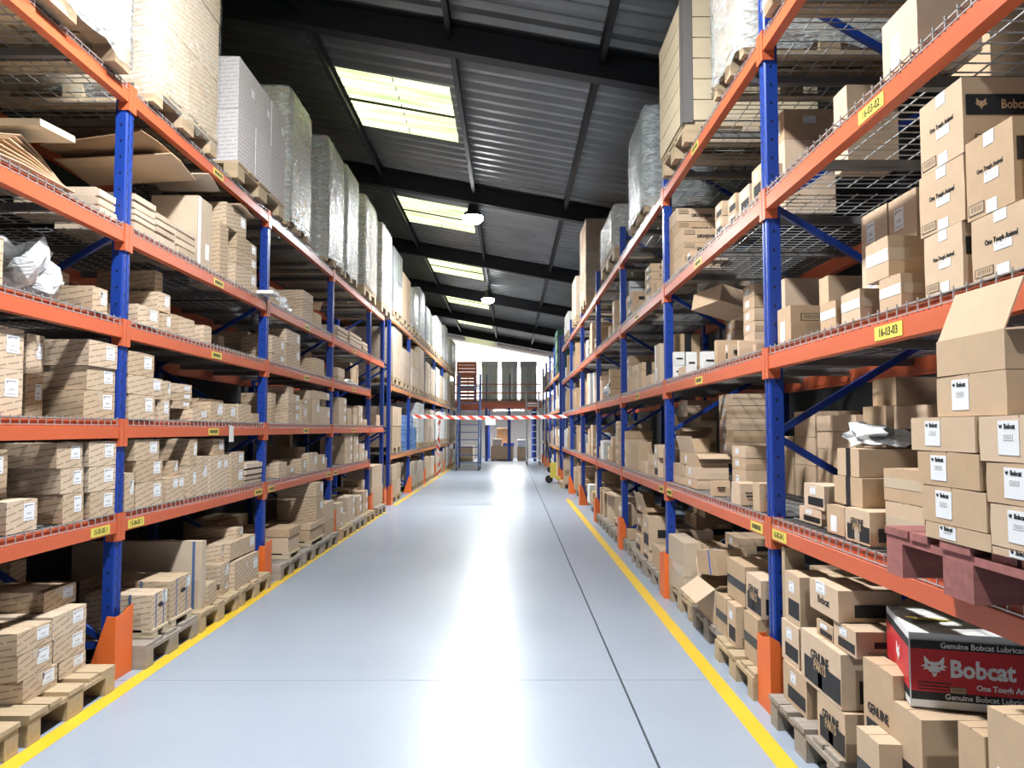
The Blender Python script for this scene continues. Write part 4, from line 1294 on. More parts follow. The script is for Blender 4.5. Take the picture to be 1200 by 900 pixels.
def make_carton(r):
    t = r['t']; side = r['side']; name = NAME.get(t, 'cardboard_box')
    dx, dy, h = r['dp'], r['y1'] - r['y0'] - .004, r['z1'] - r['z0'] - .0015
    X = (XL - r['s'] - dx / 2) if side == 'L' else (XR + r['s'] + dx / 2)
    Y = (r['y0'] + r['y1']) / 2; e = -1 if side == 'L' else 1; far = -e
    body = BODY.get(t, 'kraft')
    if t == 'F':
        mb = MB(); k = max(1, int(h / .034)); 
        a = [(-dx / 2, -dy / 2, 0), (dx / 2, -dy / 2, 0)]
        # folded-flat blank: creased board, sheets shifted against each other at the open edge
        prof = []
        for i in range(k):
            o_ = random.uniform(-.012, .004)
            prof += [(dx / 2 + o_, h * (i + .10) / k), (dx / 2 + o_ + .002, h * (i + .80) / k)]
            if i < k - 1: prof += [(dx / 2 - .03, h * (i + .84) / k), (dx / 2 - .03, h * (i + 1.06) / k)]
        prof = [(-dx / 2, 0), (dx / 2 - .03, 0)] + prof + [(dx / 2 - .03, h * (k - .16) / k), (dx / 2 - .03, h), (-dx / 2, h)]
        me = mb.prism(prof, 'y', -dy / 2, dy / 2).mesh('flattened_carton', M[body])
    elif t in 'Uu': me = open_carton_mesh(dx, dy, h, M[body])
    else: me = carton_mesh(dx, dy, h - (.012 if t == 'l' else 0), M[body])
    o = put(name, me, None, (X, Y, r['z0']), (0, 0, (0 if side == 'L' else PI) + (math.radians(random.uniform(-.7, .7)) if r['s'] > .0 else 0)))
    tag(o, r['label'], 'carton', GROUP[name])
    if Y > 13.6 or r['s'] > .55: return o
    S, SP = M['sticker'], M['sticker_plain']
    if t == 'P':
        w, hh = min(.10, dy * .36), min(.085, h * .55)
        on_front('sticker', S, o, dx, far * (dy / 2 - w / 2 - min(.035, dy * .1)), h * .60, w, hh)
        if random.random() < .4: on_front('tape', M['clear_tape'], o, dx, 0, h * .8, .05, h * .38)
    elif t == 'D':
        for y in (far * dy * .34, -far * dy * .02): on_front('sticker', S, o, dx, y, h * .74, min(.075, dy * .26), min(.06, h * .35))
    elif t == 'q':
        for i in range(3): on_front('sticker', S, o, dx, (i - 1) * dy * .28, h * .52, dy * .20, h * .66)
        on_end('sticker', S, o, dy, 0, h * .5, min(.1, dx * .4), h * .66, e)
    elif t == 'C':
        skid(o, dx, dy)
        for y in (-dy * .22, dy * .27): on_front('strap', M['blue_strap'], o, dx, y, h / 2, .014, h)
        on_end('strap', M['blue_strap'], o, dy, dx * .18, h / 2, .014, h, e)
        hole = MB().prism([(math.cos(k * PI / 6) * .045, math.sin(k * PI / 6) * .016) for k in range(12)], 'x', 0, .001).build('hand_hole', M['black_print'], o); hole.location = (dx / 2 + .0003, far * dy * .1, h * .62)
        on_end('sticker', S, o, dy, -dx * .12, h * .66, .10, .07, e)
        on_front('sticker', S, o, dx, far * dy * .34, h * .8, .07, .07)
    elif t == 'l':
        skid(o, dx, dy)
        lid = MB().quadbox(-dx / 2 - .012, dx / 2 + .012, -dy / 2 - .012, dy / 2 + .012, h * .68, h).build('lid', M['kraft'], o)
        if Y > 9: on_end('strap', M['blue_strap'], o, dy, 0, h * .34, .014, h * .68, e)
    elif t == 'c':
        if side == 'L': on_end('strap', M['blue_strap'], o, dy, dx * .44, h / 2, .02, h, e)
        else: on_front('tape', M['clear_tape'], o, dx, 0, h * .44, dy, .06); on_end('tape', M['clear_tape'], o, dy, dx * .25, h * .44, dx * .5, .06, e)
    elif t == 't':
        on_front('tape', M['white_tape'], o, dx, -dy * .36, h / 2, .05, h); on_front('sticker', SP, o, dx, far * dy * .2, h * .24, .07, .12)
    elif t == 'k':
        on_front('tape', M['white_tape'] if r['lev'] == 2 else M['clear_tape'], o, dx, 0, h * .55, dy * .98, min(.05, h * .3))
        on_end('tape', M['clear_tape'], o, dy, dx / 2 - .04, h * .55, min(.075, dx * .4), min(.055, h * .3), e)
    elif t in 'wY':
        on_front('sticker', SP, o, dx, far * dy * .1, h * .35, min(.07, dy * .35), h * .55)
        if r['lev'] == 2: on_end('barcode', M['barcode'], o, dy, 0, h * .68, dx * .55, h * .2, e)
    elif t == 'W':
        on_front('sticker', S, o, dx, far * dy * .12, h * .52, min(.08, dy * .4), min(.09, h * .5))
        if r['lev'] == 3: on_end('sticker', S, o, dy, 0, h * .65, .075, h * .26, e)
    elif t == 'N':
        on_front('black_panel', M['black_print'], o, dx, -far * dy * .08, h * .3, dy * .74, h * .34)
        on_front('sticker', S, o, dx, far * dy * .05, h * .72, min(.07, dy * .4), min(.05, h * .3))
        on_end('black_panel', M['black_print'], o, dy, -dx * .15, h * .5, dx * .42, h * .24, e)
        if r['lev'] == 0: on_end('barcode', M['barcode'], o, dy, 0, h * .16, dx * .4, h * .15, e)
    elif t in 'Gg':
        on_front('black_panel', M['black_print'], o, dx, -far * dy * .04, h * .30, dy * .9, h * .46)
        on_end('black_panel', M['black_print'], o, dy, dx * .1, h * .32, dx * .4, h * .4, e)
        if t == 'G':
            for i, wd_ in enumerate(('GENUINE', 'PARTS')):
                put('lettering', text_mesh(wd_, round(min(dy * .22, h * .28), 3), M['black_print' if i == 0 else 'tan_print'], .012, sx=.75), o, (dx / 2 + .0022, 0, h * (.62 - i * .17)), ROT_FRONT)
            on_front('tape', M['clear_tape'], o, dx, 0, h * .26, .045, h * .42)
    elif t == 'T':
        if r['lev'] and r['t'] == 'T' and r['bay'] == 0:
            on_front('tape', M['black_tape'], o, dx, -far * dy * .02, h / 2, min(.045, dy * .2), h)
        elif r['lev']:
            on_end('tape', M['black_tape'], o, dy, 0, h / 2, .06, h, e)
        else:
            on_front('tape', M['black_tape'], o, dx, 0, h * .46, dy, min(.055, h * .24)); on_end('tape', M['black_tape'], o, dy, 0, h * .46, dx, min(.055, h * .24), e)
    elif t in 'Bb':
        s = on_front('sticker', M['sticker_white'], o, dx, far * dy * .13, h * .52, min(.078, dy * .3), h * .74)
        put('lettering', text_mesh('Bobcat', .017, M['black_print'], .02, sx=.85), s, (.0018, .006, h * .24), ROT_FRONT)
        put('emblem', cat_head(.013, M['black_print']), s, (.0018, -.028, h * .24), ROT_FRONT)
        MB().quadbox(.0012, .0016, -.017, .017, -h * .06, h * .06).build('barcode', M['barcode_small'], s, unit_uv=True, uv=False)
    elif t == 'O':
        fs = round(dy * .085, 3)
        put('lettering', text_mesh('One Tough Animal', fs, M['black_print'], .01, sx=.85), o, (dx / 2 + .0012, -far * dy * .02, h * .56), ROT_FRONT)
        on_front('sticker', S, o, dx, -far * dy * .05, h * .45, dy * .30, h * .13)
        on_front('barcode', M['barcode'], o, dx, far * dy * .29, h * .12, dy * .34, h * .14)
        on_front('tape', M['white_tape'], o, dx, -far * dy * .02, h * .91, dy * .22, h * .17); on_front('tape', M['white_tape'], o, dx, -far * dy * .04, h * .085, dy * .22, h * .16)
        on_end('black_panel', M['black_print'], o, dy, 0, h * .62, dx * .96, h * .27, e)
        on_end('barcode', M['barcode'], o, dy, -dx * .3 * 0 + dx * .36 - .02, h * .14, .09, h * .18, e)
        RY = ROT_YP if e > 0 else ROT_YM
        put('lettering', text_mesh('Bobcat', round(h * .17, 3), M['tan_print'], .025, sx=.8), o, (dx * .12 * e, e * (dy / 2 + .0062), h * .62), RY)
        put('emblem', cat_head(round(h * .17, 3), M['tan_print']), o, (dx * .37 * e, e * (dy / 2 + .0062), h * .63), RY)
    elif t == 'M':
        RY = ROT_YP if e > 0 else ROT_YM
        if r['lev'] == 0:
            put('lettering', text_mesh('Bobcat', .045, M['black_print'], .02), o, (dx / 2 + .001, 0, h * .42), ROT_FRONT); on_end('black_panel', M['black_print'], o, dy, -dx * .1, h * .35, dx * .7, h * .4, e)
            on_front('sticker', S, o, dx, far * dy * .1, h * .82, .1, .05)
        else:
            put('lettering', text_mesh('Bobcat', .05, M['black_print'], .02), o, (-dx * .12, e * (dy / 2 + .0048), h * .42), (PI / 2, PI, RY[2]))
            put('emblem', cat_head(.045, M['black_print']), o, (-dx * .40, e * (dy / 2 + .0048), h * .42), (PI / 2, PI, RY[2]))
            on_end('barcode', M['barcode'], o, dy, dx * .32, h * .72, .08, h * .3, e)
    elif t == 'H':
        for i, ww in enumerate((.5, .38)): on_end('print_line', M['black_print'], o, dy, 0, h * (.55 - .16 * i), dx * ww, .008, e)
    elif t == 'E':
        on_end('print_line', M['black_print'], o, dy, 0, h * .5, dx * .6, .012, e)
    elif t == 'U':
        flaps(o, dx, dy, h, M['kraft'], [('+x', 112, .14), ('-x', 40, .15), ('+y', -4, .10)])
    elif t == 'u':
        flaps(o, dx, dy, h, M['kraft'], [('+x', 75, min(.14, dy * .4)), ('-y', 70, .12), ('+y', -20, .10)]); on_front('sticker', S, o, dx, far * dy * .1, h * .5, .05, h * .6)
    elif t == 'V':
        on_end('paper_sheet', SP, o, dy, 0, h * .5, dx * .5, h * .6, e)
        flaps(o, dx, dy, h, M['kraft'], [('+x', 12, .10)])
    return o
M['sticker_white'] = sticker_mat('white_address_sticker', ink=False)
M['barcode_small'] = bars_mat('small_barcode', (0.86, 0.87, 0.88))

limit = {}
rest = MB()
for r in sorted(recs, key=lambda r: -r['vis']):
    nm = NAME.get(r['t'], 'cardboard_box')
    limit[nm] = limit.get(nm, 0) + 1
    if limit[nm] <= 298: make_carton(r)
    else:
        d = 1 if r['side'] == 'L' else -1
        x0 = (XL if d > 0 else XR) - d * r['s']
        rest.quadbox(min(x0, x0 - d * r['dp']), max(x0, x0 - d * r['dp']), r['y0'], r['y1'] - .004, r['z0'], r['z1'] - .002, 1 if r['t'] == 'E' else 0)
# cartons on the distant rack beyond the yellow pallet truck
rr = random.Random(5)
for k in range(4):
    for lv, z0 in enumerate((0.0, .962, 2.062, 3.112)):
        y = 22.75 + 3.0 * k
        while y < 22.6 + 3.0 * (k + 1) - .4:
            w = min(rr.uniform(.25, .6), 22.6 + 3.0 * (k + 1) - .15 - y)
            if rr.random() < .85 and not (k == 0 and lv == 3):
                z = z0; top = z0 + rr.uniform(.25, .75)
                while z < top - .06:
                    h = min(rr.uniform(.15, .35), top - z)
                    rest.quadbox(XR + .05, XR + .5, y, y + w - .02, z, z + h - .004, rr.choice((0, 0, 1, 2))); z += h
            y += w
if rest.v:
    o = rest.build('distant_cartons', [M['kraft'], M['white_card'], M['kraft_pale']])
    tag(o, 'small cartons crowding the far shelves at the end of the aisle', 'carton', None, 'stuff')
print('cartons', limit)

# the big red and white lubricant carton
t = empty('lubricant_carton', (0, 0, 0))
LX, LY, LH = .42, .46, .25          # local: aisle face +x (LX deep), big face +y
_a = PI - math.radians(16)
_c = Vector((LY / 2, LX / 2, 0)); _c.rotate(Euler((0, 0, _a)))
t.location = (1.350 - _c.x, 2.735 - _c.y, .522); t.rotation_euler = (0, 0, _a)
put('carton_body', carton_mesh(LY, LX, LH, M['white_card']), t)
def lub(face_w, fn, rot, off, big):
    fn('red_panel', M['ink_red'], LH * .50, face_w * .985, LH * .56)
    fn('black_band', M['black_print'], LH * .835, face_w * .985, LH * .11); fn('black_band', M['black_print'], LH * .165, face_w * .985, LH * .11)
def fr_(n, m, z, w, h): return put(n, panel(m, w, h), t, (LY / 2 + .0005, 0, z))
def en_(n, m, z, w, h): return put(n, panel(m, w, h), t, (0, LX / 2 + .0045, z), (0, 0, PI / 2))
lub(LX, fr_, ROT_FRONT, 0, False); lub(LY, en_, ROT_YP, 0, True)
yy = LX / 2 + .0062
put('lettering', text_mesh('Bobcat', .078, M['white_print'], .035, sx=.88), t, (.012, yy, LH * .53), ROT_YP)
put('lettering', text_mesh('One Tough Animal', .026, M['white_print'], .03, sx=.9), t, (-.06, yy, LH * .31), ROT_YP)
put('lettering', text_mesh('Genuine Bobcat Lubricants', .026, M['white_print'], .012, sx=.95), t, (0, yy, LH * .835), ROT_YP)
put('lettering', text_mesh('Genuine Bobcat Lubricants', .026, M['white_print'], .012, sx=.95), t, (-.01, yy, LH * .165), ROT_YP)
put('emblem', cat_head(.082, M['white_print']), t, (.155, yy, LH * .55), ROT_YP)
put('emblem', cat_head(.075, M['white_print']), t, (LY / 2 + .0022, .02, LH * .52), ROT_FRONT)
for i in range(3): put('print_line', panel(M['black_print'], .10, .004), t, (.155, yy - .0012, LH * (.34 - .045 * i)), (0, 0, PI / 2))
put('barcode', panel(M['barcode'], .05, .022), t, (.085, yy - .001, LH * .26), (0, 0, PI / 2))
tape_ = MB().quadbox(-.06, .09, -.02, .035, 0, .004).build('torn_tape', M['yellow_plate'], t); tape_.location = (.12, .02, LH + .002); tape_.rotation_euler = (0.1, -.12, .5)
tag(t, 'white and red lubricant carton with black bands under the lowest beam', 'carton')

# ================================================================== STRETCH-WRAPPED AND STACKED LOADS
def film_shell(dx, dy, h, mat, skirt=.10, seed=0):
    """wrinkled film hull around a load: rounded shoulders, wavy skirt below"""
    g = random.Random(seed); mb = MB()
    nz, na = 12, 40
    for k in range(nz + 1):
        z = -skirt + (h + skirt + .012) * k / nz
        f = max(0, (z - h * .86) / (h * .14)); sh = 1 - .035 * f * f
        for i in range(na):
            a = 2 * PI * i / na; c, s = math.cos(a), math.sin(a)
            p = 24
            rr_ = (abs(c) ** p + abs(s) ** p) ** (-1 / p)
            w = 1.0 + g.uniform(-.006, .010)
            mb.v.append((c * rr_ * (dx / 2 + .026) * w * sh, s * rr_ * (dy / 2 + .026) * w * sh, z + (g.uniform(-.035, .02) if k == 0 and skirt > 0 else 0)))
    for k in range(nz):
        for i in range(na):
            j = (i + 1) % na
            mb.f.append((k * na + i, k * na + j, (k + 1) * na + j, (k + 1) * na + i)); mb.mi.append(0)
    me = mb.mesh('stretch_film', mat, uv=False)
    for p in me.polygons: p.use_smooth = True
    return me
def load(side, y0, y1, z0, h, s, dp, mat, ny, nz, label, film=True, film_mat_='film', on_pallet=True, plabel=None, fine=True, gap=.004, wood='wood', seed=0):
    d = 1 if side == 'L' else -1
    X = (XL - s - dp / 2) if d > 0 else (XR + s + dp / 2); Y = (y0 + y1) / 2; w = y1 - y0
    zb = z0
    if on_pallet:
        pl = pallet(X, Y, z0, plabel or ('pallet under the ' + label), 0, wood, parts=fine, group='pallets on the upper beams')
        pl.scale = (dp / 1.2, max(.6, w) / .8, 1); zb = z0 + .1445
    t = empty('wrapped_load' if film else 'pallet_load', (X, Y, zb), 0 if d > 0 else PI)
    tag(t, label, 'pallet load', 'loads on the upper beams')
    cw, ch = w / ny, h / nz
    for i in range(ny):
        for k in range(nz):
            me = carton_mesh(dp - gap, cw - gap, ch - .002, mat, .003)
            c = put('carton', me, t, (random.uniform(-.006, .006), -w / 2 + cw * (i + .5), ch * k))
            if fine and not film and k and random.random() < .5: put('sticker', panel(M['sticker_plain'], min(.09, cw * .3), .07), c, (dp / 2, cw * .3, ch * .6))
    if film: put('stretch_film', film_shell(dp, w, h, M[film_mat_], skirt=.10 if fine else -.012, seed=seed), t)
    return t
TOPL = 3.565
load('L', 3.20, 4.62, TOPL, 1.25, -.06, 1.1, M['white_card'], 2, 3, 'white wrapped load above the top beam before the first upright', seed=1)
load('L', 5.00, 6.10, TOPL, 1.40, -.03, 1.05, M['kraft_print'], 2, 3, 'tall printed carton load with white sheet just past the first upright', film=True, film_mat_='film_thin', seed=2)
load('L', 6.55, 7.90, TOPL, .90, -.04, 1.0, M['kraft_grey'], 3, 2, 'grey printed carton load, two layers, beyond the tall printed load', film=False)
load('L', 8.05, 8.98, TOPL, 1.30, -.03, 1.05, M['kraft'], 2, 4, 'tall glossy wrapped load beyond the grey printed cartons', seed=3)
load('L', 9.75, 10.78, TOPL, 1.42, -.03, 1.05, M['kraft_print'], 2, 4, 'second tall glossy wrapped load with stickers on its end', seed=4)
load('L', 10.90, 11.80, TOPL, 1.45, -.03, 1.05, M['kraft_pale'], 2, 4, 'third tall glossy wrapped load in the top row', seed=5)
load('L', 12.35, 13.45, TOPL, 1.45, -.03, 1.05, M['kraft_print'], 2, 5, 'fourth tall wrapped load, brown end, in the top row', fine=False, seed=6)
load('L', 14.05, 15.20, TOPL, 1.45, -.03, 1.05, M['kraft'], 2, 5, 'last wrapped load before the tall blue upright', fine=False, seed=7)
TOPR = 3.612
load('R', 2.95, 4.05, TOPR, .85, -.03, 1.1, M['kraft'], 2, 3, 'wrapped load overhead before the first right upright', seed=8)
load('R', 4.45, 5.12, TOPR, .95, -.02, 1.0, M['kraft'], 2, 4, 'wrapped load of brown cartons just past the first right upright', film_mat_='film', seed=9)
cr = load('R', 5.85, 6.75, TOPR, .98, -.05, 1.0, M['wood_pale'], 1, 1, 'pale wooden crate with steel corner strap on the top beam', film=False)
load('R', 7.75, 8.75, TOPR, .92, -.03, 1.0, M['grey_pack'], 1, 3, 'wrapped load of black and grey cartons with torn film', film_mat_='film', seed=10)
load('R', 9.92, 11.40, TOPR, .55, -.05, 1.0, M['kraft_pale'], 2, 3, 'low wrapped load on top beam past the third right upright', fine=False, seed=11)
load('R', 13.6, 14.7, TOPR, 1.35, -.06, 1.0, M['kraft_dark'], 2, 7, 'tall dark brown layered load with white film edge', fine=False, film_mat_='film_thin', seed=12)
load('R', 15.9, 16.9, TOPR, .80, -.05, 1.0, M['kraft_pale'], 1, 2, 'pale carton load past the tall dark brown load', fine=False, film=False)
load('R', 18.35, 19.6, TOPR, .45, -.03, 1.0, M['white_card'], 3, 2, 'low white carton load far along the top beam', fine=False, film=False)
# crate planks, straps
for k in range(6):
    MB().quadbox(.5, .515, -.449, .449, .02 + k * .16, .02 + k * .16 + .152).build('plank', M['wood_pale'], cr)
    MB().quadbox(-.5, .5, .449, .462, .02 + k * .16, .02 + k * .16 + .152).build('plank', M['wood_pale'], cr)
MB().quadbox(.44, .517, .462, .466, 0, .98).build('corner_strap', M['bar'], cr); MB().quadbox(.515, .52, .38, .466, 0, .98).build('corner_strap', M['bar'], cr)

# second rack on the left: pallets with wrapped goods on every level
g = random.Random(21)
cols = ['kraft_pale', 'kraft', 'white_card', 'kraft_print', 'grey_pack']
words_ = {'kraft_pale': 'pale carton', 'kraft': 'brown carton', 'white_card': 'white carton', 'kraft_print': 'printed carton', 'grey_pack': 'dark grey carton'}
for bay in range(6):
    for lv, z in enumerate((0.0, .982, 2.342, 3.712)):
        for half in range(2):
            y0 = 15.40 + 3.0 * bay + .14 + half * 1.40; y1 = y0 + 1.28 - g.uniform(0, .12)
            hh = (g.uniform(.45, .68), g.uniform(.7, 1.05), g.uniform(.7, 1.05), g.uniform(.85, 1.25))[lv]
            m_ = g.choice(cols[:4] if lv < 3 else cols)
            if (bay, lv, half) in ((0, 1, 1), (1, 1, 0), (0, 0, 1)): continue
            lab = 'far %s load, %s, %s side past %s amber-beam upright' % (words_[m_], ('on floor', 'first level', 'second level', 'top level')[lv], ('near', 'far')[half], ORD[bay])
            load('L', y0, y1, z + .002, hh, -.02, 1.0, M[m_], 2, 2 if lv else 2, lab, film=(g.random() < .6), film_mat_='film_thin' if lv < 3 else 'film', fine=False, seed=100 + bay * 10 + lv, gap=.01,
                 plabel='pallet under ' + lab)

# ================================================================== LOOSE THINGS ON THE SHELVES
def sheet(w, l, loc, rot, label, mat='kraft', name='cardboard_sheet', t=.006, crease=True, group='loose cardboard sheets'):
    mb = MB()
    if crease:
        mb.prism([(-w / 2, 0), (-w * .1, .012), (w * .12, .006), (w / 2, 0), (w / 2, t), (w * .12, .006 + t), (-w * .1, .012 + t), (-w / 2, t)], 'x', -l / 2, l / 2)
    else: mb.quadbox(-l / 2, l / 2, -w / 2, w / 2, 0, t)
    o = mb.build(name, M[mat]); o.location = loc; o.rotation_euler = rot
    return tag(o, label, 'cardboard' if name == 'cardboard_sheet' else 'board', group)
z4 = 2.705
for k in range(7):
    sheet(.62, .70, (-2.72 - .02 * k, 3.93 + .035 * k, z4 + .035 + .022 * k), (-.05 - .022 * k, .02, .05 * (k - 3)), '%s sheet up in the fanned brown pile before the first upright' % ORD[k].capitalize(), 'kraft_dark' if k % 2 else 'kraft', group='fanned cardboard pile')
sheet(.34, .30, (-2.51, 4.06, z4 + .285), (.10, 0.0, .03), 'pale board lying on top of the fanned cardboard pile', 'wood_pale', 'board', .035, False)
sheet(.62, .75, (-2.71, 5.55, 3.29), (.02, -.10, .12), 'large brown sheet resting on flattened cartons under the top beam', 'kraft')
sheet(.50, .70, (-2.70, 5.30, 3.325), (-.06, -.10, -.1), 'creased brown sheet, uppermost under the top beam', 'kraft_dark')
sheet(.55, .45, (-2.55, 6.10, 3.375), (.05, -.05, .2), 'torn pale sheet next to the top beam', 'kraft_pale')
for k in range(3):
    sheet(.46, .40, (-2.52 - .01 * k, 6.86 + .04 * k, 3.358 + .016 * k), (.01, 0, .05 * k), '%s flat sheet up on the cartons beside the second upright' % ORD[k], 'kraft_pale' if k % 2 else 'kraft')
sheet(.22, .30, (-2.36, 7.42, 2.716), (.0, 0, .03), 'white flat parcel on the fourth beam at the second upright', 'white_card', 'board', .03, False)
sheet(.5, .5, (-2.62, 9.85, 3.02), (.35, .1, .2), 'tilted brown sheet on fourth shelf near the third upright', 'kraft_dark')

def lump(name, loc, size, mat, label, cat, seed, rot=0.0, amp=.25, group=None):
    bm = bmesh.new(); bmesh.ops.create_icosphere(bm, subdivisions=3, radius=1.0)
    gg = random.Random(seed)
    dirs = [(Vector((gg.uniform(-1, 1), gg.uniform(-1, 1), gg.uniform(-1, 1))).normalized(), gg.uniform(2, 6), gg.uniform(0, 6)) for _ in range(9)]
    for v in bm.verts:
        n = v.co.copy(); f = 1.0
        for (dv, fr, ph) in dirs: f += amp / 4 * math.sin(fr * n.dot(dv) * 2 + ph)
        v.co = Vector((n.x * f * size[0], n.y * f * size[1], max(-.55, n.z) * f * size[2] + .55 * size[2]))
    zmin = min(v.co.z for v in bm.verts)
    for v in bm.verts: v.co.z -= zmin
    me = bpy.data.meshes.new(name); bm.to_mesh(me); bm.free(); me.materials.append(M[mat])
    o = put(name, me, None, loc, (0, 0, rot)); 
    return tag(o, label, cat, group)
o = lump('plastic_bag', (-2.55, 4.09, 2.122), (.16, .20, .17), 'bag', 'milky crumpled plastic bag hanging over the third beam before the first upright', 'bag', 3, amp=.5)
knot = lump('bag_corner', (.02, .17, .12), (.05, .10, .05), 'bag', '', None, 4, amp=.5); del knot['label']; knot.parent = o
lump('plastic_bag', (-2.5, 8.45, 2.702), (.12, .22, .10), 'bag', 'white plastic bag on the fourth shelf just past the second upright', 'bag', 5)
lump('plastic_bag', (-2.55, 12.2, 2.122), (.14, .7, .06), 'bag', 'long white plastic wrap lying on third shelf before the fourth upright', 'bag', 6)
lump('plastic_bag', (1.52, 11.6, 1.892), (.15, .25, .16), 'bag', 'white plastic bag beside tall cartons on the second right shelf', 'bag', 8)
lump('bubble_wrap', (1.57, 3.41, 1.380), (.10, .13, .05), 'bag', 'crumpled bubble wrap on top of two black-taped cartons', 'bubble wrap', 9, amp=.5)
tag_o = MB().prism([(-.05, -.08), (.06, -.08), (.05, .05), (-.05, .06)], 'x', 0, .001).build('paper_tag', M['white_card']); tag_o.location = (-2.326, 6.62, 1.43)
tag(tag_o, 'white paper tag stuck on the second beam before the second upright', 'paper')

# the torn carton, the strapped tilted carton and the tilted carton on a shelf (right side)
def tilted(dx, dy, h, loc, rot, label, strap=None, mat='kraft', name='cardboard_box'):
    o = put(name, carton_mesh(dx, dy, h, M[mat]), None, loc, rot); tag(o, label, 'carton', 'tilted cartons')
    if strap: put('strap', panel(M[strap], .02, h), o, (dx / 2 + .0005, .05, h / 2)); s = MB().quadbox(-dx / 2, dx / 2, .04, .06, h, h + .0015).build('strap', M[strap], o)
    return o
tilted(.22, .38, .17, (1.50, 5.66, .44), (.14, .06, PI + .12), 'tilted carton with a blue strap on the floor pallets', 'blue_plastic')
torn = put('torn_carton', open_carton_mesh(.27, .50, .24, M['kraft']), None, (1.50, 5.62, .146), (0, 0, PI)); tag(torn, 'torn open carton below the blue-strapped one', 'carton')
flaps(torn, .27, .50, .24, M['kraft'], [('+x', -35, .16), ('-y', 60, .14), ('+y', 20, .12)])
tilted(.34, .40, .13, (1.64, 6.05, 2.36), (.05, -.22, PI + .3), 'pale-sided carton lying askew on top, second right shelf', None)
tilted(.16, .2, .13, (-2.44, 10.21, .960), (0, 0, .25), 'small carton set askew beside the third upright, first shelf', None, 'kraft_print')
post = MB().quadbox(-.05, .05, -.022, .022, 0, .86).build('timber_post', M['wood']); post.location = (1.43, 4.06, .0); tag(post, 'upright timber post behind the first right upright', 'timber')

# green crate high on the distant rack
gc = empty('green_crate', (XR + .5, 23.6, 3.115)); tag(gc, 'tall dark green crate on the far right rack', 'crate')
MB().quadbox(-.5, .5, -.6, .6, 0, 1.25).build('crate_body', M['green'], gc)
for z in (.2, .6, 1.0): MB().quadbox(-.52, -.5, -.6, .6, z, z + .06).build('rib', M['green'], gc)

# blue plastic crates on the first level of the amber rack, and a bagged bundle on the floor below
def crate_mesh():
    mb = MB(); w, l, h = .50, .56, .26
    mb.quadbox(-w / 2, w / 2, -l / 2, l / 2, 0, .012)
    for (x, y) in ((-1, -1), (1, -1), (-1, 1), (1, 1)): mb.quadbox(x * (w / 2 - .02) - .02, x * (w / 2 - .02) + .02, y * (l / 2 - .02) - .02, y * (l / 2 - .02) + .02, 0, h)
    for z0, z1 in ((.0, .05), (.11, .15), (.21, .26)):
        for s in (-1, 1):
            mb.quadbox(s * (w / 2 - .005) - .005, s * (w / 2 - .005) + .005, -l / 2, l / 2, z0, z1); mb.quadbox(-w / 2, w / 2, s * (l / 2 - .005) - .005, s * (l / 2 - .005) + .005, z0, z1)
    for s in (-1, 1): mb.quadbox(s * (w / 2 - .005) - .005, s * (w / 2 - .005) + .005, -.04, .04, 0, h)
    return mb.mesh('plastic_crate', M['crate_blue'], uv=False)
M['crate_blue'] = plain('pale_blue_plastic', (0.16, 0.34, 0.72), 0.4)
CM = crate_mesh()
for i, yy in enumerate((17.16, 17.78, 18.9, 19.6)):
    for k in range((3, 3, 3, 2)[i]):
        o = put('plastic_crate', CM, None, (XL - .28, yy, .984 + .262 * k))
        tag(o, 'pale blue slatted crate, %s of the %s crate stack on the amber-beam rack' % (('bottom', 'middle', 'top')[k], ORD[i]), 'crate', 'blue crates on the amber-beam rack')
lump('plastic_bag', (XL - .48, 17.5, 0.0), (.28, .38, .36), 'bag', 'large white bagged bundle on the floor below the blue crates', 'bag', 14, amp=.35)

# ================================================================== BARRIER TAPE
def ribbon(pts, w, name, mat, parent=None, vert=True):
    mb = MB(); L = 0; us = []
    for i, p in enumerate(pts):
        if i: L += (Vector(p) - Vector(pts[i - 1])).length
        us.append(L)
        off = Vector((0, 0, w / 2)) if vert else Vector((w / 2 * math.cos(i * .5), w / 2 * math.sin(i * .5) * .4, 0))
        mb.v += [tuple(Vector(p) - off), tuple(Vector(p) + off)]
    for i in range(len(pts) - 1):
        mb.f.append((2 * i, 2 * i + 2, 2 * i + 3, 2 * i + 1)); mb.mi.append(0)
    me = mb.mesh(name, mat, uv=False, fix=False)
    lay = me.uv_layers.new(name='uv')
    for p in me.polygons:
        for li in p.loop_indices:
            vi = me.loops[li].vertex_index; lay.data[li].uv = (us[vi // 2], (vi % 2) * w)
    o = put(name, me, parent); sm = o.modifiers.new('thickness', 'SOLIDIFY'); sm.thickness = .0015
    return o
tp = [(-2.27 + 3.58 * k / 24, 18.4 + .02 * math.sin(k), 1.755 - .035 * math.sin(PI * k / 24)) for k in range(25)]
o = ribbon(tp, .085, 'barrier_tape', M['tape_rw']); tag(o, 'red and white barrier tape strung across the aisle between the racks', 'tape')
tp = [(-2.20 + .02 * math.sin(k * .7), 24.35, 1.76 - 1.74 * k / 14) for k in range(15)]
o = ribbon(tp, .10, 'barrier_tape', M['tape_rw'], vert=False); tag(o, 'red and white tape hanging down a far left upright to the floor', 'tape')
nt_ = MB().quadbox(-.12, .12, -.002, .002, -.15, .0).build('notice_sheet', M['white_card']); nt_.location = (-.47, 18.37, 1.70); tag(nt_, 'white notice sheet hanging from the barrier tape', 'paper')

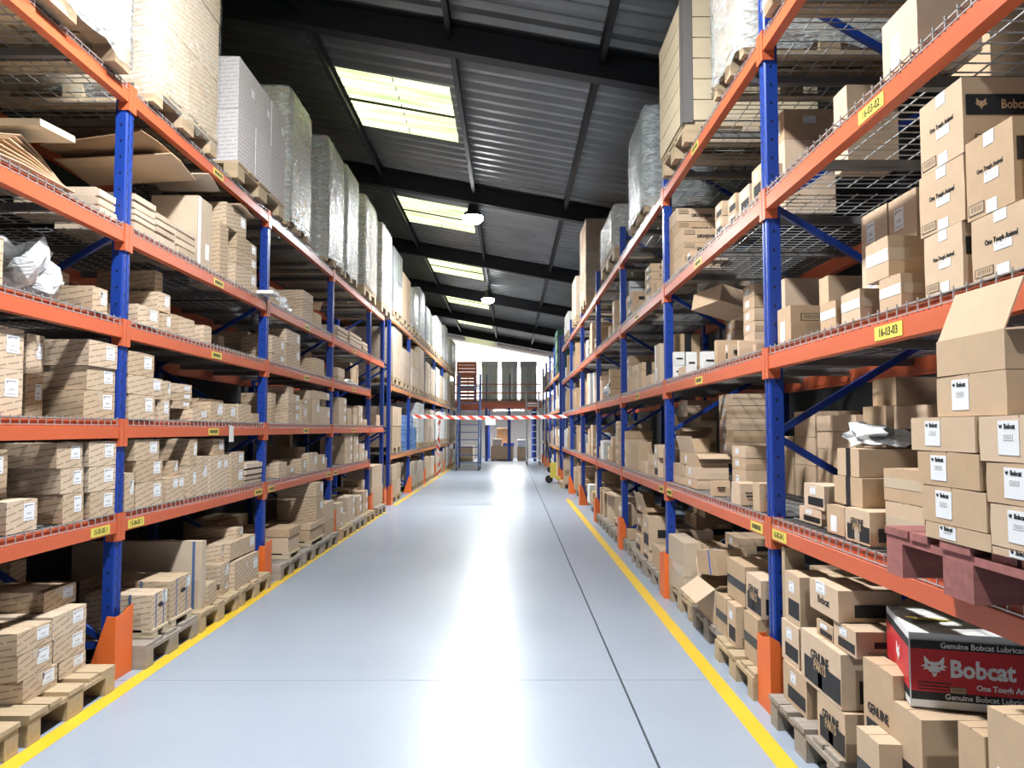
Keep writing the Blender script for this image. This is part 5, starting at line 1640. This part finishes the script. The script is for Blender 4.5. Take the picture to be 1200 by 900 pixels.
# ================================================================== AISLE END: ladders, mezzanine, pallet truck
def rolling_ladder(x, y, w, h, n, mat, label, rail=.95, run=1.3, post_w=.05):
    """mobile warehouse steps: raked stringers, treads, handrails, rear legs, castors; climbs away from the viewer"""
    t = empty('rolling_ladder', (x, y, 0)); tag(t, label, 'ladder')
    for s in (-1, 1):
        X_ = s * w / 2
        MB().bar((X_, 0, .12), (X_, run, h), post_w, post_w).build('stringer', mat, t)
        MB().bar((X_, run + .35, .12), (X_, run + .35, h + rail), post_w, post_w).build('rear_post', mat, t)
        MB().bar((X_, 0, .14), (X_, run + .35, .14), post_w * .8, post_w * .8).build('base_rail', mat, t)
        MB().tube((X_, .0, .95), (X_, run, h + rail), .018, 8).build('handrail', mat, t)
        MB().tube((X_, .0, .12), (X_, .0, .95), .018, 8).build('handrail_post', mat, t)
        MB().tube((X_, run, h), (X_, run, h + rail), .018, 8).build('handrail_post', mat, t)
        MB().tube((X_, run, h + rail), (X_, run + .35, h + rail), .018, 8).build('handrail', mat, t)
        for yy in (0.0, run + .35):
            MB().tube((X_ - .02, yy, .065), (X_ + .02, yy, .065), .065, 14).build('castor', M['black'], t)
    for k in range(n):
        f = (k + .6) / n; yy = run * f; zz = .12 + (h - .12) * f
        MB().quadbox(-w / 2, w / 2, yy - .09, yy + .09, zz - .015, zz + .015).build('tread', mat, t)
    MB().quadbox(-w / 2, w / 2, run, run + .37, h - .02, h + .02).build('platform', mat, t)
    return t
rolling_ladder(-1.52, 28.0, .78, 3.05, 11, M['dark_blue'], 'dark blue rolling ladder standing at the end of the aisle', rail=.45, post_w=.075)
rolling_ladder(.93, 32.3, .52, 2.55, 9, M['alu'], 'silver aluminium rolling ladder beside the mezzanine', rail=.5)

bl = empty('fill_batten', (-.1, 37.4, 2.36)); tag(bl, 'added fill batten brightening the space under the mezzanine deck', 'lamp')  # added fill lamp: lifts the dim area below the deck
MB().quadbox(-.75, .75, -.04, .04, 0, .055).build('fill_batten_body', M['white_card'], bl)
MB().tube((-.72, 0, -.02), (.72, 0, -.02), .02, 10).build('tube', M['lamp_glow'], bl)
ld = bpy.data.lights.new('fill_light', 'AREA'); ld.shape = 'RECTANGLE'; ld.size = 1.4; ld.size_y = .06; ld.energy = 260
lo = bpy.data.objects.new('fill_light', ld); C.objects.link(lo); lo.parent = bl; lo.location = (0, 0, -.05)
mz = empty('mezzanine', (-.05, 36.2, 0)); tag(mz, 'orange-beamed mezzanine on blue posts at the aisle end', 'mezzanine')
for x in (-1.05, -.02, 1.15):
    for y in (0.0, 3.2): MB().quadbox(x - .07, x + .07, y - .07, y + .07, 0, 2.42).build('post', M['blue'], mz)
for y in (-.1, 3.25): MB().quadbox(-2.6, 1.45, y - .05, y + .05, 2.42, 2.70).build('beam', M['orange'], mz)
MB().quadbox(-2.6, 1.45, -.05, 3.3, 2.70, 2.74).build('deck', M['wood'], mz)
for x in (-1.6, -1.05, 1.2, -.0): MB().quadbox(x - .025, x + .025, -.13, -.08, 2.42, 3.95).build('rail_post', M['blue'], mz)
for z in (3.10, 3.50): MB().quadbox(-2.6, 1.45, -.15, -.13, z - .025, z + .025).build('guard_rail', M['orange'], mz)
for x in (-2.4, -1.9): MB().bar((x, -.1, 2.7), (x, -.1, 3.9), .04).build('rail_post', M['pink'], mz)
for k, (x, lab) in enumerate(((-.95, 'left'), (-.03, 'middle'), (.86, 'right'))):
    t = empty('wrapped_tower', (x - .03, 37.2, 2.742)); tag(t, '%s of three tall silvery wrapped towers on the mezzanine' % lab, 'pallet load', 'wrapped towers on the mezzanine')
    MB().quadbox(-.38, .38, -.4, .4, 0, .12).build('base', M['wood_old'], t)
    for i, xx in enumerate((-.24, 0, .24)): MB().quadbox(xx - .118, xx + .118, -.38, .38, .12, 1.62).build('pack', M['white_card'] if (i + k) % 2 == 0 else M['silver_pack'], t)
    MB().quadbox(-.38, .38, -.4, .4, 1.62, 1.86).build('cover', M['silver_pack'], t)
for k in range(3):
    t = empty('wire_crate', (-2.05, 37.0 + 1.0 * 0, 2.742 + .62 * k)); tag(t, '%s orange slatted crate up in the stack on the mezzanine' % ORD[k], 'crate', 'orange crates on the mezzanine')
    for (a, b_) in ((-.45, -.40), (.40, .45)):
        for (c, d) in ((-.4, -.35), (.35, .4)): MB().quadbox(a, b_, c, d, 0, .60).build('corner_post', M['pink'], t)
    for z in (.02, .18, .34, .50):
        MB().quadbox(-.45, .45, -.41, -.40, z, z + .09).build('slat', M['pink'], t); MB().quadbox(-.45, .45, .40, .41, z, z + .09).build('slat', M['pink'], t)
# goods below the mezzanine
def big_carton(x, y, dx, dy, h, z, mat, label):
    o = put('shipping_crate', carton_mesh(dx, dy, h, M[mat], .01), None, (x, y, z)); return tag(o, label, 'crate', 'crates below the mezzanine')
big_carton(-.40, 36.9, 1.05, .8, .58, .10, 'kraft', 'long brown crate on the floor below the mezzanine')
sk = MB().quadbox(-.5, .5, -.38, .38, .05, .1).quadbox(-.5, -.38, -.38, .38, 0, .05).quadbox(.38, .5, -.38, .38, 0, .05).build('low_skid', M['wood_old']); sk.location = (-.40, 36.9, 0); tag(sk, 'low wooden skid under the long brown crate', 'skid')
big_carton(-.62, 36.8, .42, .5, .34, .682, 'kraft_pale', 'pale carton on the left end of the long crate')
big_carton(-.35, 37.6, .6, .5, 1.5, .0, 'kraft_dark', 'tall dark carton behind the long crate')
for k in range(3):
    b_ = empty('plastic_bin', (-.27 + .17 * k, 36.62, .682)); tag(b_, '%s blue plastic bin on the long crate' % ('left', 'middle', 'right')[k], 'bin', 'blue bins on the long crate')
    m_ = MB(); m_.prism([(-.075, 0), (.075, 0), (.08, .2), (.074, .2), (.07, .01), (-.07, .01), (-.074, .2), (-.08, .2)], 'y', -.12, .12).build('bin_body', M['blue_plastic'], b_)
    MB().quadbox(-.08, .08, -.125, -.12, 0, .14).build('bin_front', M['blue_plastic'], b_)
big_carton(.55, 36.9, .5, .6, .62, .0, 'kraft', 'brown carton behind the aluminium ladder')
big_carton(.5, 36.9, .4, .5, .35, .622, 'white_card', 'white carton stacked behind the aluminium ladder')
big_carton(-2.0, 36.4, .6, .6, .7, .0, 'kraft', 'brown carton behind the dark blue ladder')

# hand pallet truck with cartons at the foot of the right rack
t = empty('pallet_truck', (1.02, 21.55, 0)); tag(t, 'yellow hand pallet truck with black handle and wheels beside the right rack', 'pallet truck')
MB().quadbox(.05, .22, .0, .26, .15, .55).build('hydraulic_body', M['yellow_paint'], t)
for yy in (.02, .34): MB().quadbox(.2, 1.2, yy - .08, yy + .08, .10, .16).build('fork', M['yellow_paint'], t)
MB().bar((.08, .13, .42), (-.05, .13, 1.15), .05, .05).build('handle_shaft', M['black'], t)
MB().tube((-.05, .0, 1.18), (-.05, .28, 1.18), .022, 8).build('handle_grip', M['black'], t)
for yy in (.05, .21): MB().tube((.02, yy - .03, .10), (.02, yy + .03, .10), .10, 18).build('wheel', M['black'], t)
MB().tube((.06, .10, .36), (.06, .18, .36), .09, 16).build('pump_wheel', M['black'], t)
pallet(1.02 + .62, 20.22, 0, 'small pale pallet on the floor before the yellow pallet truck', PI / 2, 'wood', parts=False)
for k, (x, y, dx, dy, h, lab) in enumerate(((1.5, 19.9, .35, .4, .55, 'tall brown open carton standing on the small pale pallet'), (1.75, 20.45, .4, .45, .48, 'brown carton with raised flaps on the small pale pallet'))):
    o = put('open_carton', open_carton_mesh(dx, dy, h, M['kraft']), None, (x, y, .146)); tag(o, lab, 'carton')
    flaps(o, dx, dy, h, M['kraft'], [('+x', 60, .15), ('-x', 65, .15)])
bpy.context.view_layer.update()
